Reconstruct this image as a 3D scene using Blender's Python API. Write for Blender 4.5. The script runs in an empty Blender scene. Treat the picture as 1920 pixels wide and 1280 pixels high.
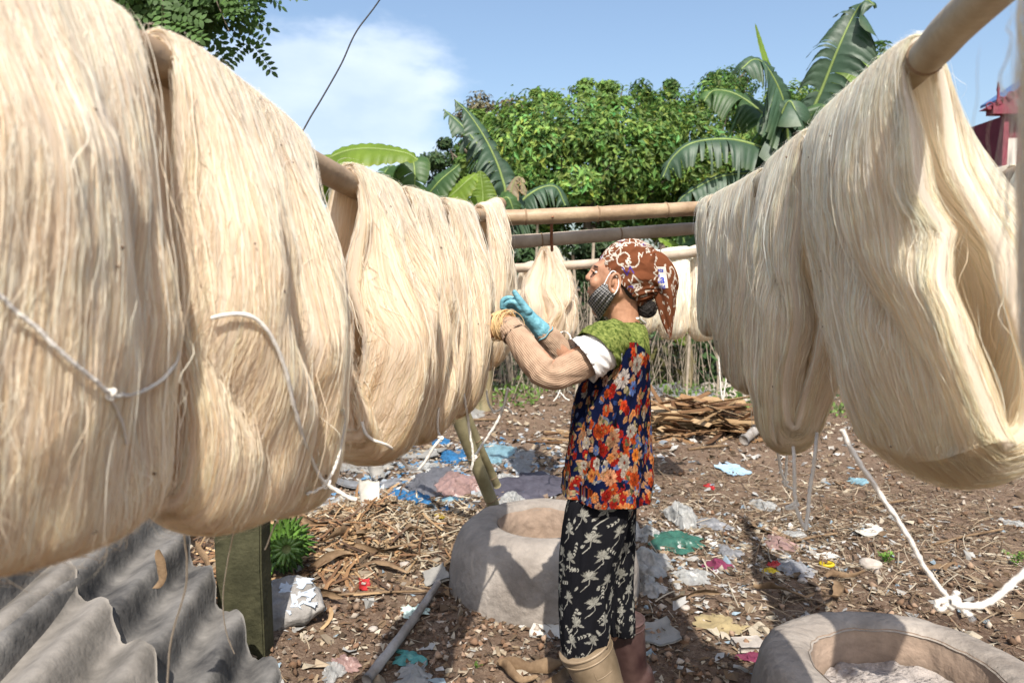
import bpy, bmesh, math, random
import numpy as np
from mathutils import Vector, Matrix

# ------------------------------------------------------------------ camera, world, sun, exposure
scene = bpy.context.scene
COL = scene.collection
CAM_Z = 1.375
FPX = 1280.0                     # focal length in pixels of the 1920 px wide photograph (24 mm lens)
PITCH = math.atan(100 / FPX)
cd = bpy.data.cameras.new("camera")
cam = bpy.data.objects.new("camera", cd); COL.objects.link(cam)
cam.location = (0, 0, CAM_Z); cam.rotation_euler = (math.pi / 2 - PITCH, 0, 0)
cd.lens = 24; cd.sensor_width = 36; cd.clip_start = .02; cd.clip_end = 2000
cd.dof.use_dof = True; cd.dof.focus_distance = 2.15; cd.dof.aperture_fstop = 4.5
scene.camera = cam

SUN_EL, SUN_AZ = 52.0, 3.0      # azimuth: degrees to the right of straight behind the camera
world = bpy.data.worlds.new("World"); scene.world = world; world.use_nodes = True
def build_world():
    nt = world.node_tree; N = nt.nodes; L = nt.links; N.clear()
    out = N.new('ShaderNodeOutputWorld'); bg = N.new('ShaderNodeBackground'); bg.inputs[1].default_value = .14
    sky = N.new('ShaderNodeTexSky'); sky.sky_type = 'NISHITA'; sky.sun_disc = False
    sky.sun_elevation = math.radians(SUN_EL)
    sky.sun_rotation = math.radians(180 - SUN_AZ)
    sky.air_density = 1.25; sky.dust_density = 3.0; sky.ozone_density = 2.2
    # clouds
    tc = N.new('ShaderNodeTexCoord'); mp = N.new('ShaderNodeMapping'); mp.inputs['Scale'].default_value = (1, 1, 2.3)
    L.new(tc.outputs['Generated'], mp.inputs[0])
    n1 = N.new('ShaderNodeTexNoise'); n1.inputs['Scale'].default_value = 3.6; n1.inputs['Detail'].default_value = 9; n1.inputs['Roughness'].default_value = .55
    L.new(mp.outputs[0], n1.inputs['Vector'])
    # broad cloud bank, up to the left of the view
    dt = N.new('ShaderNodeVectorMath'); dt.operation = 'DISTANCE'
    ms = N.new('ShaderNodeVectorMath'); ms.operation = 'MULTIPLY'; ms.inputs[1].default_value = (1, 1, 1.9)
    L.new(tc.outputs['Generated'], ms.inputs[0])
    c = Vector((-.28, .92, .22)).normalized()
    L.new(ms.outputs[0], dt.inputs[0]); dt.inputs[1].default_value = (c.x, c.y, c.z * 1.9)
    bank = N.new('ShaderNodeMapRange'); bank.inputs[1].default_value = .12; bank.inputs[2].default_value = .36
    bank.inputs[3].default_value = .26; bank.inputs[4].default_value = -.16
    L.new(dt.outputs['Value'], bank.inputs[0])
    ad = N.new('ShaderNodeMath'); ad.operation = 'ADD'; L.new(n1.outputs[0], ad.inputs[0]); L.new(bank.outputs[0], ad.inputs[1])
    cr = N.new('ShaderNodeMapRange'); cr.interpolation_type = 'SMOOTHSTEP'
    cr.inputs[1].default_value = .54; cr.inputs[2].default_value = .74; cr.inputs[4].default_value = .7
    L.new(ad.outputs[0], cr.inputs[0])
    n2 = N.new('ShaderNodeTexNoise'); n2.inputs['Scale'].default_value = 5; n2.inputs['Detail'].default_value = 5
    L.new(mp.outputs[0], n2.inputs['Vector'])
    cc = N.new('ShaderNodeMix'); cc.data_type = 'RGBA'; cc.inputs[6].default_value = (3.6, 4.3, 5.4, 1); cc.inputs[7].default_value = (5.2, 5.7, 6.4, 1)
    mr2 = N.new('ShaderNodeMapRange'); mr2.inputs[1].default_value = .35; mr2.inputs[2].default_value = .65
    L.new(n2.outputs[0], mr2.inputs[0]); L.new(mr2.outputs[0], cc.inputs[0])
    mx = N.new('ShaderNodeMix'); mx.data_type = 'RGBA'
    L.new(cr.outputs[0], mx.inputs[0]); L.new(sky.outputs[0], mx.inputs[6]); L.new(cc.outputs[2], mx.inputs[7])
    L.new(mx.outputs[2], bg.inputs[0]); L.new(bg.outputs[0], out.inputs[0])
build_world()
sd = bpy.data.lights.new("sun", 'SUN'); sun = bpy.data.objects.new("sun", sd); COL.objects.link(sun)
sd.energy = 5.0; sd.angle = math.radians(.55); sd.color = (1.0, .95, .87)
_el, _az = math.radians(SUN_EL), math.radians(SUN_AZ)
SUN_DIR = Vector((math.cos(_el) * math.sin(_az), -math.cos(_el) * math.cos(_az), math.sin(_el)))   # towards the sun
sun.rotation_euler = SUN_DIR.to_track_quat('Z', 'Y').to_euler(); sun.location = (3, -6, 9)
scene.view_settings.view_transform = 'Standard'; scene.view_settings.look = 'None'
scene.view_settings.exposure = 0.60; scene.view_settings.gamma = 1; scene.view_settings.use_curve_mapping = False
scene.render.engine = 'CYCLES'
scene.cycles.max_bounces = 8; scene.cycles.transparent_max_bounces = 16; scene.cycles.use_denoising = True

# ------------------------------------------------------------------ helpers
_cp, _sp = math.cos(PITCH), math.sin(PITCH)
def P(px, py, d):
    """point of the place seen at photograph pixel (px, py), d metres in front of the camera"""
    u = (px - 960) / FPX; v = (640 - py) / FPX
    dx, dy, dz = u, _cp + v * _sp, -_sp + v * _cp
    s = d / dy
    return np.array((dx * s, d, CAM_Z + dz * s))
def vn(x, y, seed=0):
    """smooth value noise in -1..1"""
    x = np.asarray(x, float); y = np.asarray(y, float)
    xi = np.floor(x).astype(np.int64); yi = np.floor(y).astype(np.int64)
    fx = x - xi; fy = y - yi; fx = fx * fx * (3 - 2 * fx); fy = fy * fy * (3 - 2 * fy)
    def h(a, b):
        n = (a * 374761393 + b * 668265263 + seed * 2246822519) & 0xffffffff
        n = ((n ^ (n >> 13)) * 1274126177) & 0xffffffff
        return ((n ^ (n >> 16)) & 0xffff) / 32767.5 - 1
    return (h(xi, yi) * (1 - fx) + h(xi + 1, yi) * fx) * (1 - fy) + (h(xi, yi + 1) * (1 - fx) + h(xi + 1, yi + 1) * fx) * fy
def fbm(x, y, seed=0, o=4):
    r = 0; a = 1.0; t = 0
    for k in range(o):
        r = r + a * vn(x * 2 ** k, y * 2 ** k, seed + k * 17); t += a; a *= .5
    return r / t
def sst(a, b, x):
    t = np.clip((np.asarray(x, float) - a) / (b - a), 0, 1); return t * t * (3 - 2 * t)
def g(x, y):
    """height of the ground"""
    x = np.asarray(x, float); y = np.asarray(y, float)
    h = .035 * fbm(x * .7, y * .7, 3, 3) + .012 * fbm(x * 4, y * 4, 9, 3)
    h = h - .035 * 0
    h = h + .34 * np.exp(-(((x + 1.45) / .5) ** 2 + ((y - 1.75) / .75) ** 2))        # bank that carries the roof sheets
    h = h + .16 * np.exp(-(((x + .75) / .42) ** 2 + ((y - 3.75) / .42) ** 2))        # heap of dry waste
    h = h + .10 * np.exp(-(((x - .1) / 2.2) ** 2 + ((y - 8.5) / 1.2) ** 2))
    h = h * np.clip(1.6 - np.abs(y - 2) / 60, 0, 1)
    return h
def GP(px, py):
    """point of the ground seen at that pixel"""
    lo, hi = .8, 60.
    for _ in range(40):
        m = (lo + hi) / 2; p = P(px, py, m)
        if p[2] > g(p[0], p[1]): lo = m
        else: hi = m
    p = P(px, py, lo); p[2] = float(g(p[0], p[1])); return p

MATS = {}
def mat(name, col, rough=.8, var=.12, scale=8, bump=.3, bscale=60, spec=.3, trans=0, col2=None, attr=None, metal=0, detail=6, stretch=None, coord='Object', alpha=1, bdist=.01, sheen=0):
    if name in MATS: return MATS[name]
    m = bpy.data.materials.new(name); m.use_nodes = True; MATS[name] = m
    nt = m.node_tree; N = nt.nodes; L = nt.links; N.clear()
    out = N.new('ShaderNodeOutputMaterial'); b = N.new('ShaderNodeBsdfPrincipled')
    b.inputs['Roughness'].default_value = rough; b.inputs['Specular IOR Level'].default_value = spec; b.inputs['Metallic'].default_value = metal
    if sheen: b.inputs['Sheen Weight'].default_value = sheen
    tc = N.new('ShaderNodeTexCoord'); vec = tc.outputs[coord]
    if stretch:
        mp = N.new('ShaderNodeMapping'); mp.inputs['Scale'].default_value = stretch; L.new(vec, mp.inputs[0]); vec = mp.outputs[0]
    n = N.new('ShaderNodeTexNoise'); n.inputs['Scale'].default_value = scale; n.inputs['Detail'].default_value = detail; n.inputs['Roughness'].default_value = .62
    L.new(vec, n.inputs['Vector'])
    mr = N.new('ShaderNodeMapRange'); mr.inputs[1].default_value = .3; mr.inputs[2].default_value = .7
    L.new(n.outputs[0], mr.inputs[0])
    mix = N.new('ShaderNodeMix'); mix.data_type = 'RGBA'
    c1 = tuple(max(0, v * (1 - var)) for v in col) + (1,)
    c2 = (tuple(col2) if col2 else tuple(min(1, v * (1 + var)) for v in col)) + (1,)
    mix.inputs[6].default_value = c1; mix.inputs[7].default_value = c2
    L.new(mr.outputs[0], mix.inputs[0]); cs = mix.outputs[2]
    if attr:
        a = N.new('ShaderNodeAttribute'); a.attribute_name = attr
        mu = N.new('ShaderNodeMix'); mu.data_type = 'RGBA'; mu.blend_type = 'MULTIPLY'; mu.inputs[0].default_value = 1
        L.new(a.outputs[0], mu.inputs[6]); L.new(cs, mu.inputs[7]); cs = mu.outputs[2]
    L.new(cs, b.inputs['Base Color'])
    if bump:
        nb = N.new('ShaderNodeTexNoise'); nb.inputs['Scale'].default_value = bscale; nb.inputs['Detail'].default_value = 5; L.new(vec, nb.inputs['Vector'])
        bp = N.new('ShaderNodeBump'); bp.inputs['Strength'].default_value = bump; bp.inputs['Distance'].default_value = bdist
        L.new(nb.outputs[0], bp.inputs['Height']); L.new(bp.outputs[0], b.inputs['Normal'])
    sh = b.outputs[0]
    if trans:
        t = N.new('ShaderNodeBsdfTranslucent'); L.new(cs, t.inputs[0])
        ms = N.new('ShaderNodeMixShader'); ms.inputs[0].default_value = trans
        L.new(sh, ms.inputs[1]); L.new(t.outputs[0], ms.inputs[2]); sh = ms.outputs[0]
    if alpha < 1:
        t = N.new('ShaderNodeBsdfTransparent'); ms = N.new('ShaderNodeMixShader'); ms.inputs[0].default_value = alpha
        L.new(t.outputs[0], ms.inputs[1]); L.new(sh, ms.inputs[2]); sh = ms.outputs[0]
    L.new(sh, out.inputs[0]); return m

def link(name, me, parent=None):
    o = bpy.data.objects.new(name, me); COL.objects.link(o)
    if parent is not None: o.parent = parent
    return o
def tag(o, label=None, cat=None, group=None, kind=None):
    if label: o['label'] = label
    if cat: o['category'] = cat
    if group: o['group'] = group
    if kind: o['kind'] = kind
    return o
def empty(name, loc=(0, 0, 0), label=None, cat=None, group=None):
    o = bpy.data.objects.new(name, None); COL.objects.link(o); o.location = Vector([float(v) for v in loc]); o.empty_display_size = .05
    return tag(o, label, cat, group)
def npmesh(name, V, F, m, parent=None, smooth=True, col=None, uv=None, origin=None):
    """V Nx3; F list of Mx4 / Mx3 int arrays; col per vertex Nx3; uv per vertex Nx2"""
    V = np.asarray(V, float)
    if origin is None: origin = np.array(parent.location) if (parent is not None and parent.parent is None) else None
    if origin is not None: V = V - np.asarray(origin, float)
    if not isinstance(F, (list, tuple)): F = [F]
    F = [np.asarray(f, np.int64) for f in F if len(f)]
    me = bpy.data.meshes.new(name)
    idx = np.concatenate([f.ravel() for f in F]); cnt = np.concatenate([np.full(len(f), f.shape[1]) for f in F])
    st = np.concatenate([[0], np.cumsum(cnt)[:-1]])
    me.vertices.add(len(V)); me.vertices.foreach_set('co', V.ravel())
    me.loops.add(len(idx)); me.loops.foreach_set('vertex_index', idx)
    me.polygons.add(len(cnt)); me.polygons.foreach_set('loop_start', st)
    me.polygons.foreach_set('use_smooth', np.full(len(cnt), bool(smooth)))
    me.update(calc_edges=True); me.validate()
    if col is not None:
        a = me.color_attributes.new('Col', 'FLOAT_COLOR', 'POINT')
        c = np.ones((len(V), 4)); c[:, :3] = col; a.data.foreach_set('color', c.ravel())
    if uv is not None:
        u = me.uv_layers.new(name='UVMap'); u.data.foreach_set('uv', np.asarray(uv)[idx].ravel())
    if m is not None: me.materials.append(m)
    o = link(name, me, parent)
    if origin is not None and parent is None: o.location = Vector([float(v) for v in origin])
    return o
def gridF(nu, nv, cu=False, cv=False):
    """quads of a nu x nv grid (index i*nv+j), optionally closed"""
    i = np.arange(nu if cu else nu - 1); j = np.arange(nv if cv else nv - 1)
    I, J = np.meshgrid(i, j, indexing='ij'); I2 = (I + 1) % nu; J2 = (J + 1) % nv
    return np.stack([I * nv + J, I2 * nv + J, I2 * nv + J2, I * nv + J2], -1).reshape(-1, 4)
def resample(pts, n, smooth=True):
    pts = np.asarray(pts, float)
    if smooth and len(pts) > 2:            # catmull rom
        q = np.vstack([2 * pts[0] - pts[1], pts, 2 * pts[-1] - pts[-2]]); o = []
        for i in range(len(pts) - 1):
            p0, p1, p2, p3 = q[i:i + 4]
            for t in np.linspace(0, 1, 12, endpoint=False):
                o.append(.5 * (2 * p1 + (p2 - p0) * t + (2 * p0 - 5 * p1 + 4 * p2 - p3) * t * t + (3 * p1 - p0 - 3 * p2 + p3) * t ** 3))
        o.append(pts[-1]); pts = np.array(o)
    d = np.concatenate([[0], np.cumsum(np.linalg.norm(np.diff(pts[:, :3], axis=0), axis=1))])
    t = np.linspace(0, d[-1], n)
    return np.stack([np.interp(t, d, pts[:, k]) for k in range(pts.shape[1])], 1)
def frames(C):
    T = np.gradient(C, axis=0); T /= np.linalg.norm(T, axis=1, keepdims=True) + 1e-12
    up = np.array((0, 0, 1.)) if abs(T[0][2]) < .85 else np.array((0, 1., 0))
    A = np.zeros_like(C); a = np.cross(T[0], up); a /= np.linalg.norm(a)
    for i in range(len(C)):
        a = a - T[i] * a.dot(T[i]); a /= np.linalg.norm(a) + 1e-12; A[i] = a
    return T, A, np.cross(T, A)
def tubeVF(pts, rad, seg=10, n=None, wob=0, seed=0, cap=True, smooth=True, flat=1.0):
    pts = np.asarray(pts, float)
    rad = np.full(len(pts), rad) if np.isscalar(rad) else np.asarray(rad, float)
    if n: 
        q = resample(np.column_stack([pts, rad]), n, smooth); pts, rad = q[:, :3], q[:, 3]
    T, A, B = frames(pts); th = np.linspace(0, 2 * math.pi, seg, endpoint=False)
    r = rad[:, None] * np.ones(seg)
    if wob: r = r * (1 + wob * vn(np.arange(len(pts))[:, None] * .45 + 0 * th, th[None] * 1.3 + 0 * r, seed))
    V = pts[:, None] + r[..., None] * (np.cos(th)[None, :, None] * A[:, None] + flat * np.sin(th)[None, :, None] * B[:, None])
    V = V.reshape(-1, 3); F = [gridF(len(pts), seg, cv=True)[:, ::-1]]
    if cap:
        k = len(V); V = np.vstack([V, pts[0], pts[-1]]); j = np.arange(seg); j2 = (j + 1) % seg; e = (len(pts) - 1) * seg
        F.append(np.vstack([np.stack([np.full(seg, k), j, j2], 1), np.stack([np.full(seg, k + 1), e + j2, e + j], 1)]))
    return V, F
def tube(name, pts, rad, m, parent=None, seg=10, n=None, origin=None, col=None, **k):
    V, F = tubeVF(pts, rad, seg, n, **k)
    return npmesh(name, V, F, m, parent, origin=origin, col=None if col is None else np.tile(col, (len(V), 1)))
class Acc:
    """collects pieces that end up in ONE mesh"""
    def __init__(s): s.V = []; s.F3 = []; s.F4 = []; s.C = []; s.n = 0
    def add(s, V, F, col=(1, 1, 1)):
        V = np.asarray(V, float)
        for f in (F if isinstance(F, (list, tuple)) else [F]):
            f = np.asarray(f)
            (s.F4 if f.shape[1] == 4 else s.F3).append(f + s.n)
        s.V.append(V); s.C.append(np.broadcast_to(np.asarray(col, float), (len(V), 3))); s.n += len(V)
    def build(s, name, m, parent=None, smooth=True, origin=None):
        F = [np.vstack(f) for f in (s.F4, s.F3) if f]
        return npmesh(name, np.vstack(s.V), F, m, parent, smooth, col=np.vstack(s.C), origin=origin)
RNG = np.random.default_rng(11)
def rotm(rx=0, ry=0, rz=0): return np.array(Matrix.Rotation(rz, 3, 'Z') @ Matrix.Rotation(ry, 3, 'Y') @ Matrix.Rotation(rx, 3, 'X'))
# ------------------------------------------------------------------ ground
def ground_mat():
    m = bpy.data.materials.new('trodden_earth'); m.use_nodes = True; nt = m.node_tree; N = nt.nodes; L = nt.links; N.clear()
    out = N.new('ShaderNodeOutputMaterial'); b = N.new('ShaderNodeBsdfPrincipled'); b.inputs['Roughness'].default_value = .95; b.inputs['Specular IOR Level'].default_value = .15
    tc = N.new('ShaderNodeTexCoord')
    def noise(s, d=6, r=.6):
        n = N.new('ShaderNodeTexNoise'); n.inputs['Scale'].default_value = s; n.inputs['Detail'].default_value = d; n.inputs['Roughness'].default_value = r
        L.new(tc.outputs['Object'], n.inputs['Vector']); return n.outputs[0]
    def rng(x, a, b_):
        r = N.new('ShaderNodeMapRange'); r.inputs[1].default_value = a; r.inputs[2].default_value = b_; L.new(x, r.inputs[0]); return r.outputs[0]
    def mx(f, a, c, blend='MIX'):
        k = N.new('ShaderNodeMix'); k.data_type = 'RGBA'; k.blend_type = blend
        for s, v in ((0, f), (6, a), (7, c)):
            if isinstance(v, (tuple, float, int)): k.inputs[s].default_value = v
            else: L.new(v, k.inputs[s])
        return k.outputs[2]
    c = mx(rng(noise(1.3), .35, .65), (.080, .050, .034, 1), (.18, .125, .087, 1))
    c = mx(rng(noise(9, 8, .7), .4, .7), c, (.185, .125, .085, 1))
    c = mx(rng(noise(45, 6, .75), .52, .68), c, (.28, .215, .155, 1))
    c = mx(rng(noise(130, 3, .6), .56, .62), c, (.085, .05, .033, 1))
    L.new(c, b.inputs['Base Color'])
    bp = N.new('ShaderNodeBump'); bp.inputs['Strength'].default_value = .9; bp.inputs['Distance'].default_value = .02
    ad = N.new('ShaderNodeMath'); ad.operation = 'ADD'; L.new(noise(28, 10, .72), ad.inputs[0])
    m2 = N.new('ShaderNodeMath'); m2.operation = 'MULTIPLY'; m2.inputs[1].default_value = .35; L.new(noise(150, 4, .6), m2.inputs[0]); L.new(m2.outputs[0], ad.inputs[1])
    L.new(ad.outputs[0], bp.inputs['Height']); L.new(bp.outputs[0], b.inputs['Normal'])
    L.new(b.outputs[0], out.inputs[0]); return m
def build_ground():
    # dense near the camera, coarse towards the horizon
    xs = np.concatenate([-np.geomspace(900, 4.2, 26), np.linspace(-4, 4, 320), np.geomspace(4.2, 900, 26)])
    ys = np.concatenate([-np.geomspace(300, .8, 18), np.linspace(-.6, 8, 340), np.geomspace(8.15, 1500, 44)])
    X, Y = np.meshgrid(xs, ys, indexing='ij')
    Z = g(X, Y)
    near = np.clip(1 - np.maximum(np.abs(X) - 3, 0) / 2, 0, 1) * np.clip(1 - np.maximum(Y - 7, 0) / 2, 0, 1)
    Z = Z + near * .008 * fbm(X * 14, Y * 14, 5, 3)
    npmesh('ground', np.stack([X, Y, Z], -1).reshape(-1, 3), gridF(len(xs), len(ys)), ground_mat())['kind'] = 'structure'
build_ground()

# ------------------------------------------------------------------ scattered waste that nobody could count
def scatter(name, label, n, region, make, m, kind='stuff', seed=0, smooth=False, power=1.0):
    r = np.random.default_rng(seed); A = Acc()
    for _ in range(n):
        x, y = region(r)
        V, F, c = make(r)
        V = V @ rotm(r.normal(0, .25), r.normal(0, .25), r.uniform(0, 6.28)).T
        V[:, 2] -= V[:, 2].min() * .6
        A.add(V + np.array((x, y, float(g(x, y)) + .004)), F, c)
    o = A.build(name, m, smooth=smooth); tag(o, label, None, None, kind); return o
def view_region(r):
    while True:
        y = 1.1 + 9.5 * r.random() ** 1.7
        x = r.uniform(-1, 1) * (y * .8 + .3)
        return x, y
def flake(r, s=.02, cols=None):
    k = r.integers(4, 7); a = np.sort(r.uniform(0, 6.28, k)); rad = s * r.uniform(.5, 1.2, k)
    V = np.stack([rad * np.cos(a) * r.uniform(.8, 1.6), rad * np.sin(a), r.normal(0, s * .22, k)], 1)
    V = np.vstack([V, [0, 0, s * r.uniform(-.15, .45)]])
    F = np.stack([np.full(k, k), np.arange(k), (np.arange(k) + 1) % k], 1)
    c = np.array(cols[r.integers(len(cols))]) * r.uniform(.7, 1.15)
    return V, [F], np.clip(c, 0, .9)
def straw(r, l=.08, w=.0025, cols=None):
    l = l * r.uniform(.4, 1.6); k = 5; t = np.linspace(-.5, .5, k); b = r.normal(0, .18) * l
    c0 = np.stack([t * l, b * .5 * (t * t * 4 - 1), .25 * w + abs(r.normal(0, .02)) * l * (1 - 4 * t * t)], 1)
    ww = w * r.uniform(.6, 1.8)
    V = np.concatenate([c0 + (0, ww, 0), c0 - (0, ww, 0), c0 + (0, 0, ww * .8)])
    i = np.arange(k - 1)
    F = np.vstack([np.stack([i, i + 1, 2 * k + i + 1, 2 * k + i], 1), np.stack([2 * k + i, 2 * k + i + 1, k + i + 1, k + i], 1)])
    c = np.array(cols[r.integers(len(cols))]) * r.uniform(.6, 1.2)
    return V, [F], np.clip(c, 0, .9)
def pebble(r, s=.01, cols=None):
    V0 = np.array([(1, 0, 0), (-1, 0, 0), (0, 1, 0), (0, -1, 0), (0, 0, 1), (0, 0, -1)], float)
    V = V0 * s * r.uniform(.5, 1.3, 3) + r.normal(0, s * .15, (6, 3))
    F = np.array([(0, 2, 4), (2, 1, 4), (1, 3, 4), (3, 0, 4), (2, 0, 5), (1, 2, 5), (3, 1, 5), (0, 3, 5)])
    c = np.array(cols[r.integers(len(cols))]) * r.uniform(.7, 1.2); return V, [F], np.clip(c, 0, .9)
m_straw = mat('dry_waste', (1, 1, 1), .85, .15, 30, 0, attr='Col', spec=.2, trans=.12)
m_stone = mat('pebbles', (1, 1, 1), .95, .2, 60, .3, attr='Col', spec=.2)
TAN = [(.25, .185, .12), (.17, .115, .07), (.34, .27, .19), (.12, .08, .05), (.44, .38, .29), (.08, .055, .035)]
SOIL = [(.20, .12, .075), (.13, .08, .05), (.28, .19, .13), (.38, .32, .26), (.17, .10, .06)]
PAPER = [(.44, .42, .39), (.37, .34, .30), (.52, .50, .47), (.38, .37, .35), (.26, .33, .38), (.42, .36, .27), (.30, .29, .27)]
scatter('straw_litter', 'loose straw and thin stalks strewn over the bare earth', 5000, view_region, lambda r: straw(r, .06, .0013, TAN), m_straw, seed=1)
scatter('leaf_litter', 'small torn brown leaf scraps trodden into the earth', 9500, view_region, lambda r: flake(r, .016, TAN), m_straw, seed=2)
scatter('soil_crumbs', 'crumbs of soil and small stones over the yard', 9000, view_region, lambda r: pebble(r, .007, SOIL), m_stone, seed=3, smooth=True)
scatter('paper_scraps', 'tiny pale scraps of paper and plastic over the yard', 1700, view_region, lambda r: flake(r, .014, PAPER), m_straw, seed=4)
def band(x0, x1, y0, y1):
    return lambda r: (r.uniform(x0, x1), r.uniform(y0, y1))
def gauss(cx, cy, sx, sy): return lambda r: (r.normal(cx, sx), r.normal(cy, sy))
scatter('dry_waste_heap', 'heap of cream shavings and dry strips beside the clay pit', 3000, gauss(-.70, 3.72, .32, .30), lambda r: flake(r, .02, TAN) if r.random() < .35 else straw(r, .08, .0028, [(.38, .30, .20), (.46, .39, .28), (.25, .17, .10), (.17, .11, .06)]), m_straw, seed=5)
scatter('dead_leaf_heap', 'dark tangled dead leaves around the green banana bunch', 1300, gauss(-1.05, 3.35, .3, .25), lambda r: flake(r, .035, TAN) if r.random() < .4 else straw(r, .14, .005, [(.30, .17, .085), (.20, .11, .06), (.10, .06, .04), (.42, .28, .15)]), m_straw, seed=6)
scatter('trampled_stalks', 'matted brown stalks lying across the right of the yard', 1500, lambda r: (r.uniform(.9, 3.4), r.uniform(2.4, 5.2)), lambda r: straw(r, .10, .002, TAN[:4]), m_straw, seed=7)
scatter('far_yard_litter', 'pale litter and leaves far back in the yard', 1800, lambda r: (r.uniform(-1.6, 4.5), r.uniform(5.2, 9.5)), lambda r: flake(r, .035, TAN + PAPER[:3]), m_straw, seed=8)

scatter('bark_and_leaf_scraps', 'larger brown scraps of leaf and bark thrown about the yard', 1500, view_region, lambda r: flake(r, .034, TAN + PAPER[3:]), m_straw, seed=12)
scatter('soil_clods', 'small clods of dry soil over the yard', 1600, view_region, lambda r: pebble(r, .018, SOIL), m_stone, seed=13, smooth=True)

def pgauss(px, py, sx, sy):
    c = GP(px, py); return lambda r: (r.normal(c[0], sx), r.normal(c[1], sy))
scatter('waste_drift', 'drift of torn paper, film and straw scraps in the middle of the yard', 1500, pgauss(1330, 1030, .42, .42), lambda r: flake(r, .020, PAPER + TAN) if r.random() < .6 else straw(r, .09, .002, TAN), m_straw, seed=21)
scatter('waste_drift', 'drift of bluish and grey film scraps behind the clay pit', 1500, pgauss(830, 885, .75, .6), lambda r: flake(r, .032, [(.10, .22, .36), (.30, .33, .36), (.45, .45, .43), (.16, .14, .13), (.3, .22, .16), (.20, .16, .12)]), m_straw, seed=22)
scatter('waste_drift', 'drift of brown stalks and pale scraps right of the tuft cords', 1500, pgauss(1620, 990, .6, .5), lambda r: flake(r, .018, TAN + PAPER[3:]) if r.random() < .35 else straw(r, .12, .002, TAN), m_straw, seed=23)
scatter('waste_drift', 'scraps of leaf and stone at the foot of the clay pit', 700, pgauss(900, 1190, .45, .22), lambda r: flake(r, .016, TAN + SOIL) if r.random() < .6 else pebble(r, .012, SOIL), m_straw, seed=24)
# ------------------------------------------------------------------ bamboo rails
m_bamboo = mat('bamboo_old', (.27, .17, .095), .5, .35, 5, .25, 40, spec=.35, stretch=(1, 1, 1), col2=(.40, .29, .18))
m_bamboo_grey = mat('bamboo_grey', (.30, .23, .16), .6, .3, 6, .3, 40, col2=(.43, .35, .27))
m_bamboo_green = mat('bamboo_green', (.20, .17, .085), .55, .35, 7, .2, 40, col2=(.30, .26, .15))
m_bamboo_pale = mat('bamboo_pale', (.36, .27, .16), .5, .35, 5, .25, 40, spec=.35, col2=(.52, .43, .30))
m_node = mat('bamboo_node', (.22, .145, .085), .7, .3, 20, .3, 60)
def bamboo(name, pts, r, m, label, cat='pole', group=None, node=.32, first=.1, n=None):
    pts = np.asarray(pts, float); o = empty(name, pts[0], label, cat, group)
    L = np.sum(np.linalg.norm(np.diff(pts, axis=0), axis=1)); n = n or max(24, int(L / .02))
    C = resample(pts, n); d = np.linspace(0, L, n)
    k = np.abs(((d - first) / node + .5) % 1 - .5) * node
    rad = r * (1 + .10 * np.exp(-(k / .007) ** 2) - .07 * np.exp(-(k / .03) ** 2)) * np.linspace(1, .93, n)
    V, F = tubeVF(C, rad, 18); npmesh('culm', V, F, m, o)
    T, A, B = frames(C); s = first
    while s < L - .03:
        i = int(s / L * (n - 1)); th = np.linspace(0, 6.283, 18, endpoint=False)
        ring = []
        for dz, rr in ((-.004, 1.03), (-.0015, 1.13), (.0015, 1.13), (.004, 1.03)):
            ring.append(C[i] + T[i] * dz + rad[i] * rr / 1.05 * (np.cos(th)[:, None] * A[i] + np.sin(th)[:, None] * B[i]))
        npmesh('node_ring', np.vstack(ring), gridF(4, 18, cv=True)[:, ::-1], m_node, o)
        s += node * random.uniform(.9, 1.1)
    return o
LR_px = [(-900, .44, -640), (0, .681, -150), (300, .892, 118), (450, 1.056, 215), (560, 1.22, 292), (612, 1.313, 322), (700, 1.522, 365), (800, 1.848, 393), (870, 2.17, 404), (915, 2.45, 401), (938, 2.62, 382)]
LRAIL = np.array([P(px, py, y) for px, y, py in LR_px])
LRAIL[0] = (-.58, .30, 1.665); LRAIL[1] = (-.51, .62, 1.66)
LRAIL = np.vstack([(-.72, -.3, 1.67), LRAIL])
RRAIL = np.array([P(1069 + 686 / y, py, y) for y, py in ((.878, -8), (1.03, 108), (1.26, 205), (1.488, 268), (1.8, 328), (2.2, 368), (2.8, 392))])
RRAIL = np.vstack([(.50, .15, 1.80), RRAIL])
def rail_fn(R):
    D = resample(R, 400)
    return lambda y: np.stack([np.interp(y, D[:, 1], D[:, 0]), np.asarray(y, float) + 0 * np.asarray(y), np.interp(y, D[:, 1], D[:, 2])], -1)
lrail, rrail = rail_fn(LRAIL), rail_fn(RRAIL)
bamboo('bamboo_rail', LRAIL, .026, m_bamboo, 'sagging bamboo rail that carries the row of yarn skeins on the left', group=None, node=.42, first=.15)
bamboo('bamboo_rail', RRAIL, .028, m_bamboo_pale, 'thick bamboo rail at upper right running through the whitest skeins', node=.5, first=.9)
bamboo('bamboo_crossbar', [P(925, 409, 2.66), P(1060, 404, 2.70), P(1345, 389, 2.84)], .031, m_bamboo, 'upper bamboo crossbar joining the two rails behind the woman', node=.29, first=.13)
bamboo('bamboo_crossbar', [P(930, 456, 2.76), P(1120, 442, 2.82), P(1345, 425, 2.92)], .028, m_bamboo_grey, 'lower grey bamboo crossbar just under the upper one', node=.33, first=.2)
FARBAR = [P(925, 505, 4.25), P(1115, 494, 4.2), P(1300, 474, 4.1), P(1420, 462, 4.0)]
bamboo('bamboo_crossbar', FARBAR, .029, m_bamboo_grey, 'thin far bamboo crossbar level with the woman\'s forehead', node=.45, first=.3)
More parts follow.
